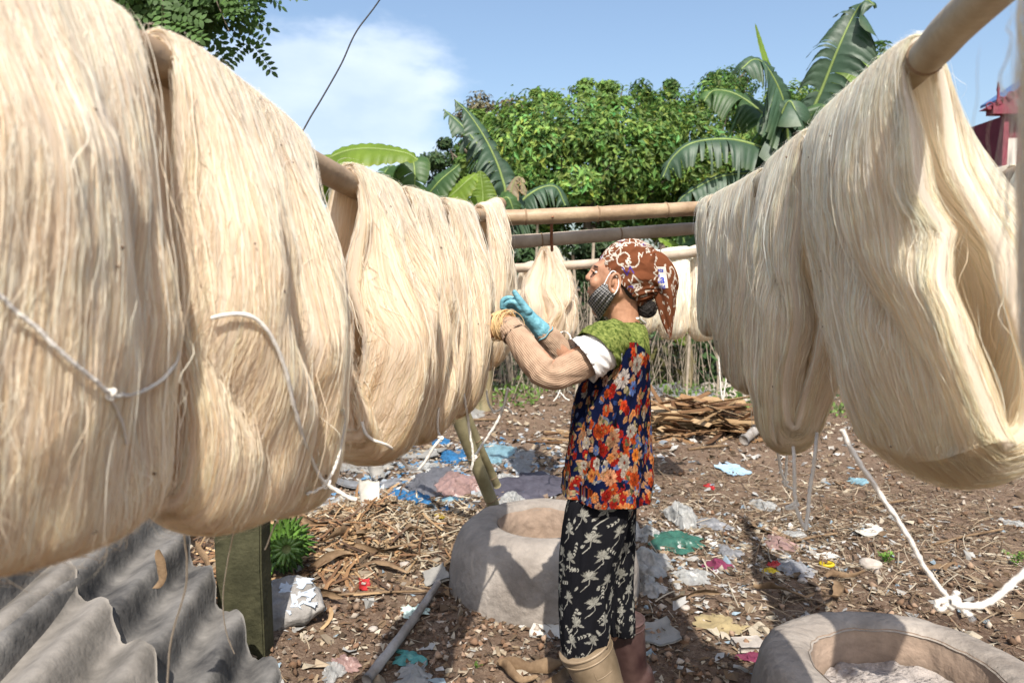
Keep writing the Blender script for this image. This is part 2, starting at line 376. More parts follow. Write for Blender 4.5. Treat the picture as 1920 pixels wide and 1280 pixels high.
bamboo('trestle_leg', [P(700, 400, 2.9), P(855, 775, 3.35), P(928, 955, 3.62)], .037, m_bamboo_green, 'front greenish bamboo trestle leg slanting down behind the clay pit', group=None)
bamboo('trestle_leg', [P(742, 420, 3.2), P(880, 790, 3.7), P(932, 910, 3.95)], .026, m_bamboo_green, 'thinner dark trestle leg just behind the front slanting leg')
0 and bamboo('support_post', [(.83, 2.87, 1.74), (.86, 2.9, 0)], .03, m_bamboo_grey, 'bamboo post under the crossbars hidden among right skeins')
# rusty wire hook between the crossbars
m_rust = mat('rusty_wire', (.22, .09, .045), .7, .3, 50, .3)
tag(tube('wire_hook', [P(1036, 405, 2.66), P(1034, 425, 2.72), P(1034, 447, 2.745), P(1035, 470, 2.80)], .006, m_rust, seg=6), 'short rusty hook tied round the two crossbars', 'hook')

# ------------------------------------------------------------------ yarn skeins
def yarn_mat(name, col, shade, trans=.46):
    m = bpy.data.materials.new(name); m.use_nodes = True; nt = m.node_tree; N = nt.nodes; L = nt.links; N.clear()
    out = N.new('ShaderNodeOutputMaterial'); b = N.new('ShaderNodeBsdfPrincipled'); b.inputs['Roughness'].default_value = .75; b.inputs['Specular IOR Level'].default_value = .15
    b.inputs['Sheen Weight'].default_value = .15
    uv = N.new('ShaderNodeUVMap')
    def ns(sx, sy, d=4, r=.6):
        mp = N.new('ShaderNodeMapping'); mp.inputs['Scale'].default_value = (sx, sy, 1); L.new(uv.outputs[0], mp.inputs[0])
        n = N.new('ShaderNodeTexNoise'); n.inputs['Scale'].default_value = 1; n.inputs['Detail'].default_value = d; n.inputs['Roughness'].default_value = r
        L.new(mp.outputs[0], n.inputs['Vector']); return n.outputs[0]
    f1, f2, f3 = ns(30, 1000, 4), ns(12, 160, 5), ns(2.2, 14, 3)
    def rg(x, a, c_):
        r = N.new('ShaderNodeMapRange'); r.inputs[1].default_value = a; r.inputs[2].default_value = c_; L.new(x, r.inputs[0]); return r.outputs[0]
    def mx(f, a, c_):
        k = N.new('ShaderNodeMix'); k.data_type = 'RGBA'
        L.new(f, k.inputs[0])
        for s, v in ((6, a), (7, c_)):
            if isinstance(v, tuple): k.inputs[s].default_value = v + (1,)
            else: L.new(v, k.inputs[s])
        return k.outputs[2]
    c = mx(rg(f1, .32, .62), shade, col)
    c2 = mx(rg(f2, .60, .34), c, tuple(s * .82 + .0 for s in shade)); 
    c3 = mx(rg(f3, .72, .5), c2, tuple(v * .93 for v in shade))
    at = N.new('ShaderNodeAttribute'); at.attribute_name = 'Col'
    mu = N.new('ShaderNodeMix'); mu.data_type = 'RGBA'; mu.blend_type = 'MULTIPLY'; mu.inputs[0].default_value = 1
    L.new(c2, mu.inputs[6]); L.new(at.outputs[0], mu.inputs[7]); cs = mu.outputs[2]
    L.new(cs, b.inputs['Base Color'])
    bp = N.new('ShaderNodeBump'); bp.inputs['Strength'].default_value = .42; bp.inputs['Distance'].default_value = .002
    ad = N.new('ShaderNodeMath'); ad.operation = 'MULTIPLY_ADD'; L.new(f2, ad.inputs[0]); ad.inputs[1].default_value = 1.6; L.new(f1, ad.inputs[2])
    L.new(ad.outputs[0], bp.inputs['Height']); L.new(bp.outputs[0], b.inputs['Normal'])
    t = N.new('ShaderNodeBsdfTranslucent'); L.new(cs, t.inputs[0])
    ms = N.new('ShaderNodeMixShader'); ms.inputs[0].default_value = trans; L.new(b.outputs[0], ms.inputs[1]); L.new(t.outputs[0], ms.inputs[2])
    L.new(ms.outputs[0], out.inputs[0]); return m
m_yarnL = yarn_mat('yarn_straw', (.96, .85, .72), (.87, .71, .54))
m_yarnR = yarn_mat('yarn_cream', (.97, .90, .80), (.90, .79, .65))
def fibre_mat(name, col, trans=.45):
    return mat(name, col, .65, .08, 20, 0, attr='Col', spec=.2, trans=trans)
m_fibL = fibre_mat('fibre_straw', (.98, .89, .78)); m_fibR = fibre_mat('fibre_cream', (.98, .93, .84))
m_cord = mat('white_cord', (.60, .565, .51), .8, .08, 60, .6, 300, bdist=.002)
m_specks = mat('husk_specks', (.12, .07, .04), .9, .3, 30, 0)

class Skein:
    def __init__(s, rail, y0, y1, L, w, seed, aisle=1, fold=.022, nf=3.5, spread=.06, th=.034, pr=.03, tuck=.0, botpinch=.0, lean=0., q0=.0, sway=.0, back=None, nfix=None, skew=0.):
        s.__dict__.update(locals()); del s.__dict__['s']
        r = np.random.default_rng(seed); s.ph = r.uniform(0, 50, 8)
        e = rail(np.array([y0, y1])); t = e[1] - e[0]; s.len = np.linalg.norm(t[:2]); t = t / np.linalg.norm(t); s.t = t
        n = np.array((t[1], -t[0], 0)); n /= np.linalg.norm(n)
        if nfix is not None: n = np.array(nfix, float)
        s.n = n * aisle if nfix is None else n          # towards the aisle
    def f(s, u, v, o=0.):
        u = np.asarray(u, float); v = np.asarray(v, float)
        ph = 2 * math.pi * u; cs, sn = np.cos(ph), -np.sin(ph)      # u .5 -> 1 is the aisle face
        q = (1 + cs) / 2
        side = np.where(sn >= 0, 0., 31.7)
        blend = sst(.0, .35, np.abs(sn))
        vv = v - .5
        wv = 1 + s.spread * sst(.05, .7, q) - s.botpinch * sst(.55, 1, q)
        wander = .05 * fbm(v * 2.2 + s.ph[0], q * 2.2 + side, s.seed, 2) * sst(.05, .5, q)
        vq = .5 + vv * wv + wander * 1.0
        base = s.rail(s.y0 + (s.y1 - s.y0) * vq)
        e = np.abs(2 * v - 1)
        Lv = s.L * (1 + .035 * vn(v * 2.3 + s.ph[1], 0 * v, s.seed)) * (1 - .07 * e ** 3) * (1 + s.skew * (v - .5))
        wb = s.w * (1 + .15 * vn(v * 1.7 + s.ph[2], q * 1.5, s.seed + 3))
        wbk = s.back if s.back is not None else wb
        ww = np.where(sn >= 0, wb, wbk)
        W = s.pr + .012 + (ww - s.pr - .012) * sst(.0, .55, q)
        W = W * (1 - .50 * e ** 4 * sst(.05, .35, q)); 
        shp = np.sign(sn) * np.abs(sn) ** np.where(q > .5, .62, .75)
        # folds
        a = v * s.nf + .9 * fbm(q * 1.6 + s.ph[3], v * 1.2 + side, s.seed + 5, 2)
        F1 = 1 - 2 * np.abs(np.sin(math.pi * (a + s.ph[4] + side))) ** .7
        F2 = fbm(v * s.nf * 2.2 + s.ph[5] + side, q * 3.2, s.seed + 8, 2)
        F3 = fbm(v * s.len * 45 + s.ph[6] + side, q * 9.0, s.seed + 12, 2)
        F4 = fbm(v * s.len * 26 + 1.5 * q + side, q * 13, s.seed + 15, 3)
        am = s.fold * sst(.02, .5, q) * (1 - .55 * sst(.75, 1, q)) * blend
        dn = am * (-.75 * F1 + .8 * F2 + .05 * F3) + .0035 * F4 * sst(.05, .3, q) * blend
        X = W * shp
        Z = -Lv * q + .5 * (s.pr + .0) * 0
        topz = s.pr + .004
        nx, nz = (Lv / 2) * sn, -W * cs * 1.2
        ln = np.sqrt(nx * nx + nz * nz) + 1e-9; nx, nz = nx / ln, nz / ln
        o = o * (.38 + .62 * sst(.0, .35, q))
        off = o + dn * np.sign(1.)
        X = X + nx * off - s.lean * q * q; Z = topz + Z + nz * (o + .3 * dn * 0)
        sw = s.sway * q * q + s.tuck * sst(.6, 1, q) * vn(v * 2 + s.ph[7], 0 * v, s.seed)
        return base + X[..., None] * s.n + np.array((0, 0, 1.)) * Z[..., None] + s.t * (sw)[..., None]
def build_skein(K, label, my, mf, dens=1500, wid=.0009, group='yarn skeins drying on the bamboo rails', NU=120, NV=64, fly=.05, specks=6):
    e = K.rail(np.array([(K.y0 + K.y1) / 2]))[0]
    root = empty('yarn_skein', e, label, 'yarn skein', group)
    u = np.linspace(0, 1, NU, endpoint=False); v = np.linspace(0, 1, NV)
    vs = np.concatenate([v, v[::-1][1:-1]]); sg = np.concatenate([np.ones(NV), -np.ones(NV - 2)])
    U, Vv = np.meshgrid(u, vs, indexing='ij'); S = np.broadcast_to(sg, U.shape)
    taper = np.sqrt(np.clip(1 - np.abs(2 * Vv - 1) ** 5, .0, 1))
    V = K.f(U, Vv, S * K.th / 2 * taper)
    loop = 2 * K.L
    uv = np.stack([U * loop + K.seed * 3.1, Vv * K.len + S * .9 + K.seed], -1).reshape(-1, 2)
    r = np.random.default_rng(K.seed + 900)
    # per region tone of the yarn
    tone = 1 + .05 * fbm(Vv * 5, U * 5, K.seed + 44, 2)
    gold = np.clip(.5 + .5 * np.cos(2 * math.pi * U) + .35 * fbm(Vv * 4, U * 6, K.seed + 70, 2), 0, 1)     # tops paler, bottoms more golden
    col = np.stack([tone, tone * (1.01 - .04 * gold), tone * (1.02 - .11 * gold)], -1).reshape(-1, 3)
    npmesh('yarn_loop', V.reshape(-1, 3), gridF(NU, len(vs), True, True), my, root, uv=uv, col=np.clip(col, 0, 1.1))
    # fibres lying on both faces and strays
    n = int(dens * 1.7); k = 11
    vc = r.uniform(.004, .996, n)
    vc = np.where(r.random(n) < .16, np.where(r.random(n) < .5, r.uniform(0, .03, n), r.uniform(.97, 1, n)), vc)
    uc = np.where(r.random(n) < .72, r.uniform(.45, 1.05, n), r.uniform(0, .5, n)); ul = np.where(r.random(n) < .25, r.uniform(.05, .18, n), r.uniform(.012, .06, n))
    t = np.linspace(-1, 1, k)
    uu = (uc[:, None] + ul[:, None] * t)
    wanderv = (r.normal(0, .009, n)[:, None] * t + r.normal(0, .009, n)[:, None] * np.sin(t * r.uniform(2, 7, n)[:, None] + r.uniform(0, 6, n)[:, None])) * (.25 / max(K.len, .1))
    isf = r.random(n) < fly
    wanderv = np.where(isf[:, None], wanderv * 3.2, wanderv)
    sd_ = np.where(r.random(n) < .8, 1., -1.)
    o = sd_ * (K.th / 2 * np.sqrt(np.clip(1 - np.abs(2 * vc - 1) ** 5, 0, 1)) + r.uniform(.0003, .0035, n))
    o = o[:, None] + np.where(isf[:, None], sd_[:, None] * np.abs(r.normal(0, .010, n))[:, None] * (1 - t * t * r.uniform(-.3, 1, n)[:, None]), 0)
    vv_ = np.clip(vc[:, None] + wanderv, -.02, 1.02)
    C = K.f(uu % 1.0, vv_, o)
    al = r.uniform(-.9, .9, n)[:, None, None]
    out = np.stack([-np.sin(2 * math.pi * uu)] * 3, -1) * K.n
    wd = K.t * np.cos(al) + out * np.sin(al)
    w_ = (wid * r.uniform(.5, 1.7, n))[:, None, None] * (1 - np.abs(t) ** 6)[None, :, None]
    Vf = np.stack([C + wd * w_, C - wd * w_], 2).reshape(-1, 3)
    i = np.arange(k - 1); base = (np.arange(n) * k * 2)[:, None]
    Ff = np.stack([base + 2 * i, base + 2 * i + 1, base + 2 * i + 3, base + 2 * i + 2], -1).reshape(-1, 4)
    tn = np.clip(r.normal(.95, .06, n), .75, 1.05); wm = np.clip(r.normal(1, .05, n), .85, 1.08)
    cf = np.stack([tn, tn * .985 * wm, tn * .95 * wm ** 2], -1)
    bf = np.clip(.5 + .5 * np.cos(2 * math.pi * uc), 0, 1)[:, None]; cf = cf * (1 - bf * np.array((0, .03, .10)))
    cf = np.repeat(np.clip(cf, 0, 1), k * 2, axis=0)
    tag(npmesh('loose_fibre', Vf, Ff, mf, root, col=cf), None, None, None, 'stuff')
    if specks:
        A = Acc()
        for _ in range(specks):
            c = K.f(np.array([r.uniform(.56, .95)]), np.array([r.uniform(.08, .92)]), K.th / 2 + .002)[0]
            Vp, Fp, _c = pebble(r, r.uniform(.0014, .0032), [(1, 1, 1)]); A.add(Vp + c, Fp)
        A.build('husk_speck', m_specks, root)['kind'] = 'stuff'
    return root
SK = {}
def sk(key, *a, label='', my=None, mf=None, b={}, **k):
    K = Skein(*a, **k); SK[key] = (K, build_skein(K, label, my or m_yarnL, mf or m_fibL, **b))
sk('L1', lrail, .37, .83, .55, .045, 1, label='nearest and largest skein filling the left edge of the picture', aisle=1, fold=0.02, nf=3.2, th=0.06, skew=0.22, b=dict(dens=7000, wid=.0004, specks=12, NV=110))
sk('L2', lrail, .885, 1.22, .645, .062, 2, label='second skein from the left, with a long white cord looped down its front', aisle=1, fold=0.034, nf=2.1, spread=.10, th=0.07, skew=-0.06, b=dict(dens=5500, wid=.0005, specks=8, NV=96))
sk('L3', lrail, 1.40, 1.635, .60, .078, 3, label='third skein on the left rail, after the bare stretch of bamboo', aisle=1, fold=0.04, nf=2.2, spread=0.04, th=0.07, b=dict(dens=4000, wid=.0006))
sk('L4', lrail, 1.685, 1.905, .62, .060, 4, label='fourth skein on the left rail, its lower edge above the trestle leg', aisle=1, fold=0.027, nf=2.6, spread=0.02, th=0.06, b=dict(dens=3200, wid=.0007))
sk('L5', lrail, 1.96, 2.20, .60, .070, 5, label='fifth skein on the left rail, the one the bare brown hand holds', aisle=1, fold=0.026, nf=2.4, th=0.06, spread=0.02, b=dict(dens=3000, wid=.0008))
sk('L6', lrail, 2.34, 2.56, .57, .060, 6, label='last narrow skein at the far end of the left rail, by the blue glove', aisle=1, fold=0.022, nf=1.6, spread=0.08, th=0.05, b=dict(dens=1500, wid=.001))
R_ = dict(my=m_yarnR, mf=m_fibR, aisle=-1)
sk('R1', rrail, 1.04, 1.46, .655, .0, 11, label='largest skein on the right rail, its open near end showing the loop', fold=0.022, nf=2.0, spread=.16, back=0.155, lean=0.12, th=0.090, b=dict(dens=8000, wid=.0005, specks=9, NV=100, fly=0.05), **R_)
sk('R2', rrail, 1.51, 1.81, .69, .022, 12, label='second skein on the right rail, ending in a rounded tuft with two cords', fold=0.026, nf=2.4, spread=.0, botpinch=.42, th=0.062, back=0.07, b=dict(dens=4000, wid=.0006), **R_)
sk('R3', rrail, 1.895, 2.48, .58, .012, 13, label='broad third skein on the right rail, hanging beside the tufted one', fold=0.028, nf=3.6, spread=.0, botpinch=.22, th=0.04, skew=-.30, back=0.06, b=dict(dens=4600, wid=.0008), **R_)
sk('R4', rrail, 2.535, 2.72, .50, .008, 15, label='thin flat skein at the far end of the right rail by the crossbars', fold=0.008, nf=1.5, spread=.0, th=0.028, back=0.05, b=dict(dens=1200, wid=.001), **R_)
# hanks further back
def line_fn(a, b):
    a = np.asarray(a, float); b = np.asarray(b, float)
    return lambda s: a + (b - a) * np.asarray(s, float)[..., None]
def hank_line(px0, px1, py0, py1, d0, d1): return line_fn(P(px0, py0, d0), P(px1, py1, d1))
f1 = hank_line(1020, 1040, 476, 476, 4.02, 4.42)
sk('C1', f1, 0, 1, .58, .065, 21, label='skein hanging end-on behind the woman\'s hands, parted into two lobes', aisle=1, fold=0.045, nf=3, pr=.025, th=0.13, spread=.3, b=dict(dens=1500, wid=.0014, NU=90, NV=40))
f2 = hank_line(985, 1000, 505, 500, 4.3, 4.6)
sk('C2', f2, 0, 1, .42, .05, 22, label='small white skein beside the parted one behind the blue glove', my=m_yarnR, mf=m_fibR, aisle=1, fold=.015, nf=2, pr=.025, th=0.06, b=dict(dens=500, wid=.0014, NU=70, NV=30, specks=0))
tag(bamboo('bamboo_rail', [P(1024, 476, 4.06), P(1042, 476, 4.6)], .020, m_bamboo_grey, 'short end-on bamboo stub under the parted skein'), None)
ff = lambda a, b: hank_line(a, b, 494 - (a - 1115) * .108, 494 - (b - 1115) * .108, 4.2, 4.15)
R2_ = dict(my=m_yarnR, mf=m_fibR, nfix=(0, -1, 0))
sk('F1', ff(1178, 1236), 0, 1, .47, .075, 31, label='leftmost far skein on the thin crossbar, behind the scarf tail', fold=.02, nf=2, th=0.07, b=dict(dens=700, wid=.0014, NU=80, NV=36, specks=0), **R2_)
sk('F2', ff(1240, 1290), 0, 1, .52, .075, 32, label='middle far skein on the thin crossbar, right of the scarf', fold=.02, nf=2, th=0.07, b=dict(dens=700, wid=.0014, NU=80, NV=36, specks=0), **R2_)
sk('F3', ff(1293, 1375), 0, 1, .53, .085, 33, label='rightmost far skein on the thin crossbar, behind the right rail\'s end', fold=.02, nf=2.5, th=0.07, b=dict(dens=900, wid=.0014, NU=80, NV=36, specks=0), **R2_)
# right edge of the picture
erail = line_fn((.335, .36, 1.70), (.437, .56, 1.70))
sk('E1', erail, 0, 1, .42, .022, 41, label='blurred skein very close to the camera at the right edge', my=m_yarnR, mf=m_fibR, aisle=-1, fold=.006, nf=2, pr=.012, th=.016, b=dict(dens=900, wid=.0005, fly=.2, specks=0))
tag(bamboo('bamboo_rail', [(.30, .29, 1.70), (.49, .66, 1.70)], .013, m_bamboo, 'thin bamboo rod above the blurred skein at the right edge'), None)
orail = rail_fn(np.array([(1.12, .9, 1.66), (1.27, 1.7, 1.655), (1.42, 2.6, 1.65)]))
bamboo('bamboo_rail', [(1.12, .9, 1.66), (1.27, 1.7, 1.655), (1.44, 2.7, 1.65)], .03, m_bamboo, 'outer bamboo rail beyond the right row at the picture edge')
sk('O1', orail, 1.3, 1.72, .58, .09, 51, label='skein on the outer rail, its rounded top showing at the right edge', fold=.02, nf=2.4, b=dict(dens=1400, wid=.001), **R_)
sk('O2', orail, 1.78, 2.2, .58, .09, 52, label='far skein on the outer right rail behind the large open skein', fold=.02, nf=2.4, b=dict(dens=900, wid=.001), **R_)

# tie cords: child of the skein they are tied to
def cord(key, pts, r=.0035, n=40, name='tie_cord'):
    root = SK[key][1]; C = resample(np.array([P(*p) for p in pts]), n)
    T, A, B = frames(C); s = np.arange(n); w = .0012
    C = C + A * (w * vn(s * .35, 0 * s, len(pts)))[:, None] + B * (w * vn(s * .35, 0 * s + 5, 3))[:, None]
    rad = r * (1 + .18 * vn(s * .9, 0 * s, 7))
    V, F = tubeVF(C, rad, 8); return npmesh(name, V, F, m_cord, root)
def knot(key, p, r=.009):
    c = P(*p); root = SK[key][1]; t = np.linspace(0, 2 * math.pi, 50)
    C = c + r * np.stack([np.sin(t) + 2 * np.sin(2 * t), -np.sin(3 * t) * .8, np.cos(t) - 2 * np.cos(2 * t)], 1) * .42
    V, F = tubeVF(C, r * .36, 8, cap=False); npmesh('knot', V, F, m_cord, root)
def sphVF(c, r, R=None, n=18, k=26, e=1.0):
    a = np.linspace(0, math.pi, n); b = np.linspace(0, 2 * math.pi, k, endpoint=False); A_, B_ = np.meshgrid(a, b, indexing='ij')
    V = np.stack([np.sin(A_) * np.cos(B_), np.sin(A_) * np.sin(B_), np.cos(A_)], -1).reshape(-1, 3)
    V = np.sign(V) * np.abs(V) ** e * np.array(r)
    if R is not None: V = V @ R.T
    return V + np.array(c), [gridF(n, k, cv=True)]
# ------------------------------------------------------------------ clay pits (round mud ovens)
m_clay = mat('dried_clay', (.20, .17, .145), .92, .30, 5, .7, 30, spec=.1, col2=(.33, .29, .25), bdist=.016, detail=12)
m_clay_in = mat('inner_clay', (.27, .20, .15), .95, .25, 7, .6, 30, spec=.1, bdist=.012)
m_ash = mat('grey_ash', (.30, .265, .24), .98, .2, 14, 1.0, 45, spec=.05, bdist=.02)
def clay_pit(name, c, prof_out, prof_in, seed, label, sx=1.0):
    """prof: list of (radius, height)"""
    z0 = float(g(*c)) - .03
    root = empty(name, (c[0], c[1], z0), label, 'clay pit', 'round clay pits in the yard')
    def rev(prof, n, nm, m, amp, sharp=False):
        q = resample(np.array([(a, 0, b) for a, b in prof]), n); th = np.linspace(0, 2 * math.pi, 128, endpoint=False)
        R, TH = np.meshgrid(q[:, 0], th, indexing='ij'); H = np.meshgrid(q[:, 2], th, indexing='ij')[0]
        nz = amp * fbm(np.cos(TH) * 2.2 + seed, np.sin(TH) * 2.2 + H * 5 + R * 3, seed, 4) + amp * .4 * fbm(np.cos(TH) * 9, np.sin(TH) * 9 + H * 18 + R * 9, seed + 3, 3)
        R2 = R + nz; H2 = H + nz * .45
        V = np.stack([c[0] + R2 * np.cos(TH) * sx, c[1] + R2 * np.sin(TH), z0 + H2], -1).reshape(-1, 3)
        return npmesh(nm, V, gridF(n, 128, cv=True)[:, ::-1], m, root)
    rev(prof_out, 46, 'clay_wall', m_clay, .012)
    rev(prof_in, 26, 'pit_lining', m_clay_in, .014)
    return root, z0
well1, z1 = clay_pit('clay_pit', (.15, 3.14), [(.455, -.03), (.45, .05), (.435, .16), (.395, .27), (.33, .322), (.28, .332), (.235, .325), (.215, .30)], [(.218, .312), (.205, .25), (.20, .15), (.18, .06), (.01, .05)], 3, 'round clay pit with an empty hole, behind the woman')
well2, z2 = clay_pit('clay_pit', (1.165, 1.93), [(.44, -.03), (.435, .05), (.425, .17), (.405, .26), (.375, .295), (.33, .305), (.28, .30), (.255, .285)], [(.26, .292), (.25, .22), (.245, .12), (.20, .05), (.01, .05)], 8, 'round clay pit half filled with grey ash at the lower right corner')
def ash():
    n, k = 40, 90; r = np.linspace(0, 1, n); th = np.linspace(0, 2 * math.pi, k, endpoint=False)
    R, T = np.meshgrid(r, th, indexing='ij'); X = R * np.cos(T) * .235; Y = R * np.sin(T) * .235
    Z = .19 + .075 * np.exp(-((X + .02) ** 2 + (Y + .04) ** 2) / .018) + .03 * fbm(X * 12, Y * 12, 4, 4) + .012 * fbm(X * 50, Y * 50, 6, 3)
    o = npmesh('ash_heap', np.stack([1.165 + X, 1.93 + Y, z2 + Z], -1).reshape(-1, 3), gridF(n, k, cv=True), m_ash, origin=(1.165, 1.93, z2 + .1))
    tag(o, 'heap of crumbly grey ash inside the lower right pit', 'ash', kind='stuff')
ash()
# ------------------------------------------------------------------ corrugated roof sheets, concrete post, slab, bananas
def fc_mat():
    return mat('fibre_cement', (.13, .118, .103), .9, .45, 5, .5, 60, spec=.15, col2=(.27, .245, .215), bdist=.005)
m_fc = fc_mat()
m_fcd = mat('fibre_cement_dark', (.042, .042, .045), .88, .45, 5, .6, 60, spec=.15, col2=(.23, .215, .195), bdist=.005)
def sheet(name, O, A, B, la, nb, m, label, seed, pitch=.15, amp=.036, edge=.02, th=.007):
    """O: corner; A: ridge direction; B: across; la length; nb number of waves"""
    A = np.array(A, float); A /= np.linalg.norm(A); B = np.array(B, float); B /= np.linalg.norm(B); N_ = np.cross(A, B); N_ /= np.linalg.norm(N_)
    if N_[2] < 0: N_ = -N_
    na, nbn = 70, int(nb * 18); a = np.linspace(0, la, na); b = np.linspace(0, nb * pitch, nbn)
    Aa, Bb = np.meshgrid(a, b, indexing='ij')
    e = edge * fbm(Bb * 22, 0 * Bb, seed, 3) * (1 - Aa / la) ** 2 + edge * .5 * fbm(Bb * 60, 0 * Bb, seed + 2, 2) * (1 - Aa / la) ** 6
    wv = amp * np.cos(2 * math.pi * Bb / pitch + .25 * vn(Aa * 2, Bb * 2, seed)) + .022 * fbm(Aa * 2.6, Bb * 3, seed, 3)
    top = np.array(O) + (Aa + e)[..., None] * A + Bb[..., None] * B + wv[..., None] * N_
    bot = top - th * N_
    V = np.concatenate([top.reshape(-1, 3), bot.reshape(-1, 3)]); k = na * nbn; F = gridF(na, nbn)
    ring = np.concatenate([np.arange(nbn), np.arange(1, na) * nbn + nbn - 1, (na - 1) * nbn + np.arange(nbn - 2, -1, -1), np.arange(na - 2, 0, -1) * nbn])
    r2 = np.roll(ring, -1); S = np.stack([ring, ring + k, r2 + k, r2], 1)
    o = npmesh(name, V, [F, F[:, ::-1] + k, S], m, origin=O); 
    return tag(o, label, 'roof sheet', 'broken corrugated roof sheets at lower left')
# ridges run towards the camera, the broken wavy edge faces the yard
_e = np.array((.179, -.20, -.068)); _O = np.array((-1.074, 2.35, .37)) - 3 * _e
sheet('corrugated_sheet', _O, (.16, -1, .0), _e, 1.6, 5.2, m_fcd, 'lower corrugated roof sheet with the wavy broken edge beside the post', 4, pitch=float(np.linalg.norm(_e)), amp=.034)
_e = np.array((.185, -.13, -.055)); _O = P(195, 1140, 1.85) - 2.0 * _e
sheet('corrugated_sheet', _O, (.12, -1, -.03), _e, 1.3, 3.4, m_fc, 'upper corrugated roof sheet lying over the darker one', 9, pitch=float(np.linalg.norm(_e)), amp=.031)
m_conc = mat('shade_dark_concrete', (.03, .03, .014), .9, .35, 9, .5, 60, spec=.2, col2=(.065, .062, .033))  # green concrete, base colour darkened for the shade the post stands in
def boxVF(c, h, R=None, bev=.0):
    c = np.array(c, float); h = np.array(h, float)
    S = np.array([(x, y, z) for x in (-1, 1) for y in (-1, 1) for z in (-1, 1)], float) * h
    if R is not None: S = S @ R.T
    F = np.array([(0, 1, 3, 2), (4, 6, 7, 5), (0, 4, 5, 1), (2, 3, 7, 6), (0, 2, 6, 4), (1, 5, 7, 3)]); return S + c, [F]
def rough_box(name, c, h, m, R=None, bev=.008, jit=.004, parent=None, origin=True, cuts=4, seed=0):
    """bevelled, slightly uneven block"""
    bm = bmesh.new(); bmesh.ops.create_cube(bm, size=2)
    for v in bm.verts: v.co = Vector([v.co[i] * h[i] for i in range(3)])
    bmesh.ops.bevel(bm, geom=bm.edges[:], offset=bev, segments=2, affect='EDGES')
    if cuts: bmesh.ops.subdivide_edges(bm, edges=[e for e in bm.edges if e.calc_length() > max(h) * .25], cuts=cuts, use_grid_fill=True)
    bmesh.ops.triangulate(bm, faces=bm.faces[:])
    V = np.array([v.co[:] for v in bm.verts]); F = np.array([[v.index for v in f.verts] for f in bm.faces]); bm.free()
    s = 3 / max(h)
    V = V + jit * np.stack([fbm(V[:, 1] * s, V[:, 2] * s + V[:, 0] * s, seed + k, 3) for k in range(3)], 1)
    if R is not None: V = V @ R.T
    return npmesh(name, V + np.array(c), F, m, parent, smooth=False, origin=c if parent is None else None)
_pc = GP(450, 1228); 
tag(rough_box('concrete_post', (_pc[0], _pc[1] + .06, .46), (.082, .05, .50), m_conc, bev=.006, jit=.003, cuts=6), 'square shade-dark green concrete post standing under the second skein', 'post')
m_slab = mat('painted_slab', (.18, .165, .15), .85, .3, 12, .6, 60, col2=(.30, .28, .26))
m_flake = mat('flaking_white_paint', (.38, .42, .47), .7, .15, 20, .3, 80)
def slab():
    c = GP(545, 1160); c[2] += .06
    root = empty('cracked_slab', c, 'broken grey slab with flaking pale paint beside the post', 'rubble')
    R = rotm(.5, -.12, .25)
    V, F = sphVF((0, 0, 0), (.145, .12, .045), n=40, k=60, e=.6); V = V * (1 + .16 * 2.2 * fbm(V[:, :1] * 9, V[:, 1:2] * 9 + V[:, 2:3] * 6, 3, 3)) + .006 * fbm(V[:, :1] * 60, V[:, 1:2] * 60, 8, 2); npmesh('slab_block', V @ R.T + c, F, m_slab, root)
    r = np.random.default_rng(5)
    for k in range(16):
        a, b = r.uniform(-.11, .11), r.uniform(-.08, .09); n = 9; th = np.sort(r.uniform(0, 6.28, n)); rr = r.uniform(.004, .030, n)
        L0 = np.stack([a + rr * np.cos(th) * 1.4, b + rr * np.sin(th), np.full(n, .0455)], 1); V = np.vstack([L0, L0 - (0, 0, .006), [(a, b, .0485)]])
        j = np.arange(n); j2 = (j + 1) % n
        npmesh('paint_flake', V @ R.T + c, [np.stack([j, j2, j2 + n, j + n], 1)[:, ::-1], np.stack([np.full(n, 2 * n), j, j2], 1)], m_flake, root, smooth=False)
slab()
m_ban = mat('green_banana', (.06, .13, .025), .4, .25, 12, .1, 60, spec=.5, col2=(.11, .21, .04), attr='Col')
m_bstem = mat('banana_stalk', (.10, .12, .04), .7, .3, 20, .3)
def banana_bunch():
    base = GP(545, 1070); base[1] -= .13; base[2] += .05; base[0] += .02
    root = empty('banana_bunch', base, 'bunch of small green bananas lying behind the post', 'bananas')
    ax0, ax1 = base + (-.05, .12, .10), base + (.03, -.07, .135)
    tube('stalk', [ax0 + (-.05, .10, -.02), ax0, (ax0 + ax1) / 2, ax1], .02, m_bstem, root, n=14)
    r = np.random.default_rng(3); ax = (ax1 - ax0) / np.linalg.norm(ax1 - ax0); s = np.cross(ax, (0, 0, 1)); s /= np.linalg.norm(s); up = np.cross(s, ax)
    for k in range(9):
        c = ax0 + (ax1 - ax0) * (k + .3) / 9; rad = .15 - .010 * k
        for j in range(15):
            th = j / 15 * 6.283 + k * .25 + r.normal(0, .07); d = s * math.cos(th) + up * math.sin(th)
            L_ = rad * r.uniform(.85, 1.1); lift = -ax * .35
            p = [c + d * .012, c + d * .35 * L_ + lift * -.02, c + (d * .72 + ax * .10) * L_, c + (d * .98 + ax * .34) * L_]
            V, F = tubeVF(p, [.005, .011, .0105, .003], 6, 7); cc = r.uniform(.75, 1.2)
            npmesh('banana', V, F, m_ban, root, col=np.tile((cc, cc, cc * .9), (len(V), 1)))
        # dark dried tips
banana_bunch()
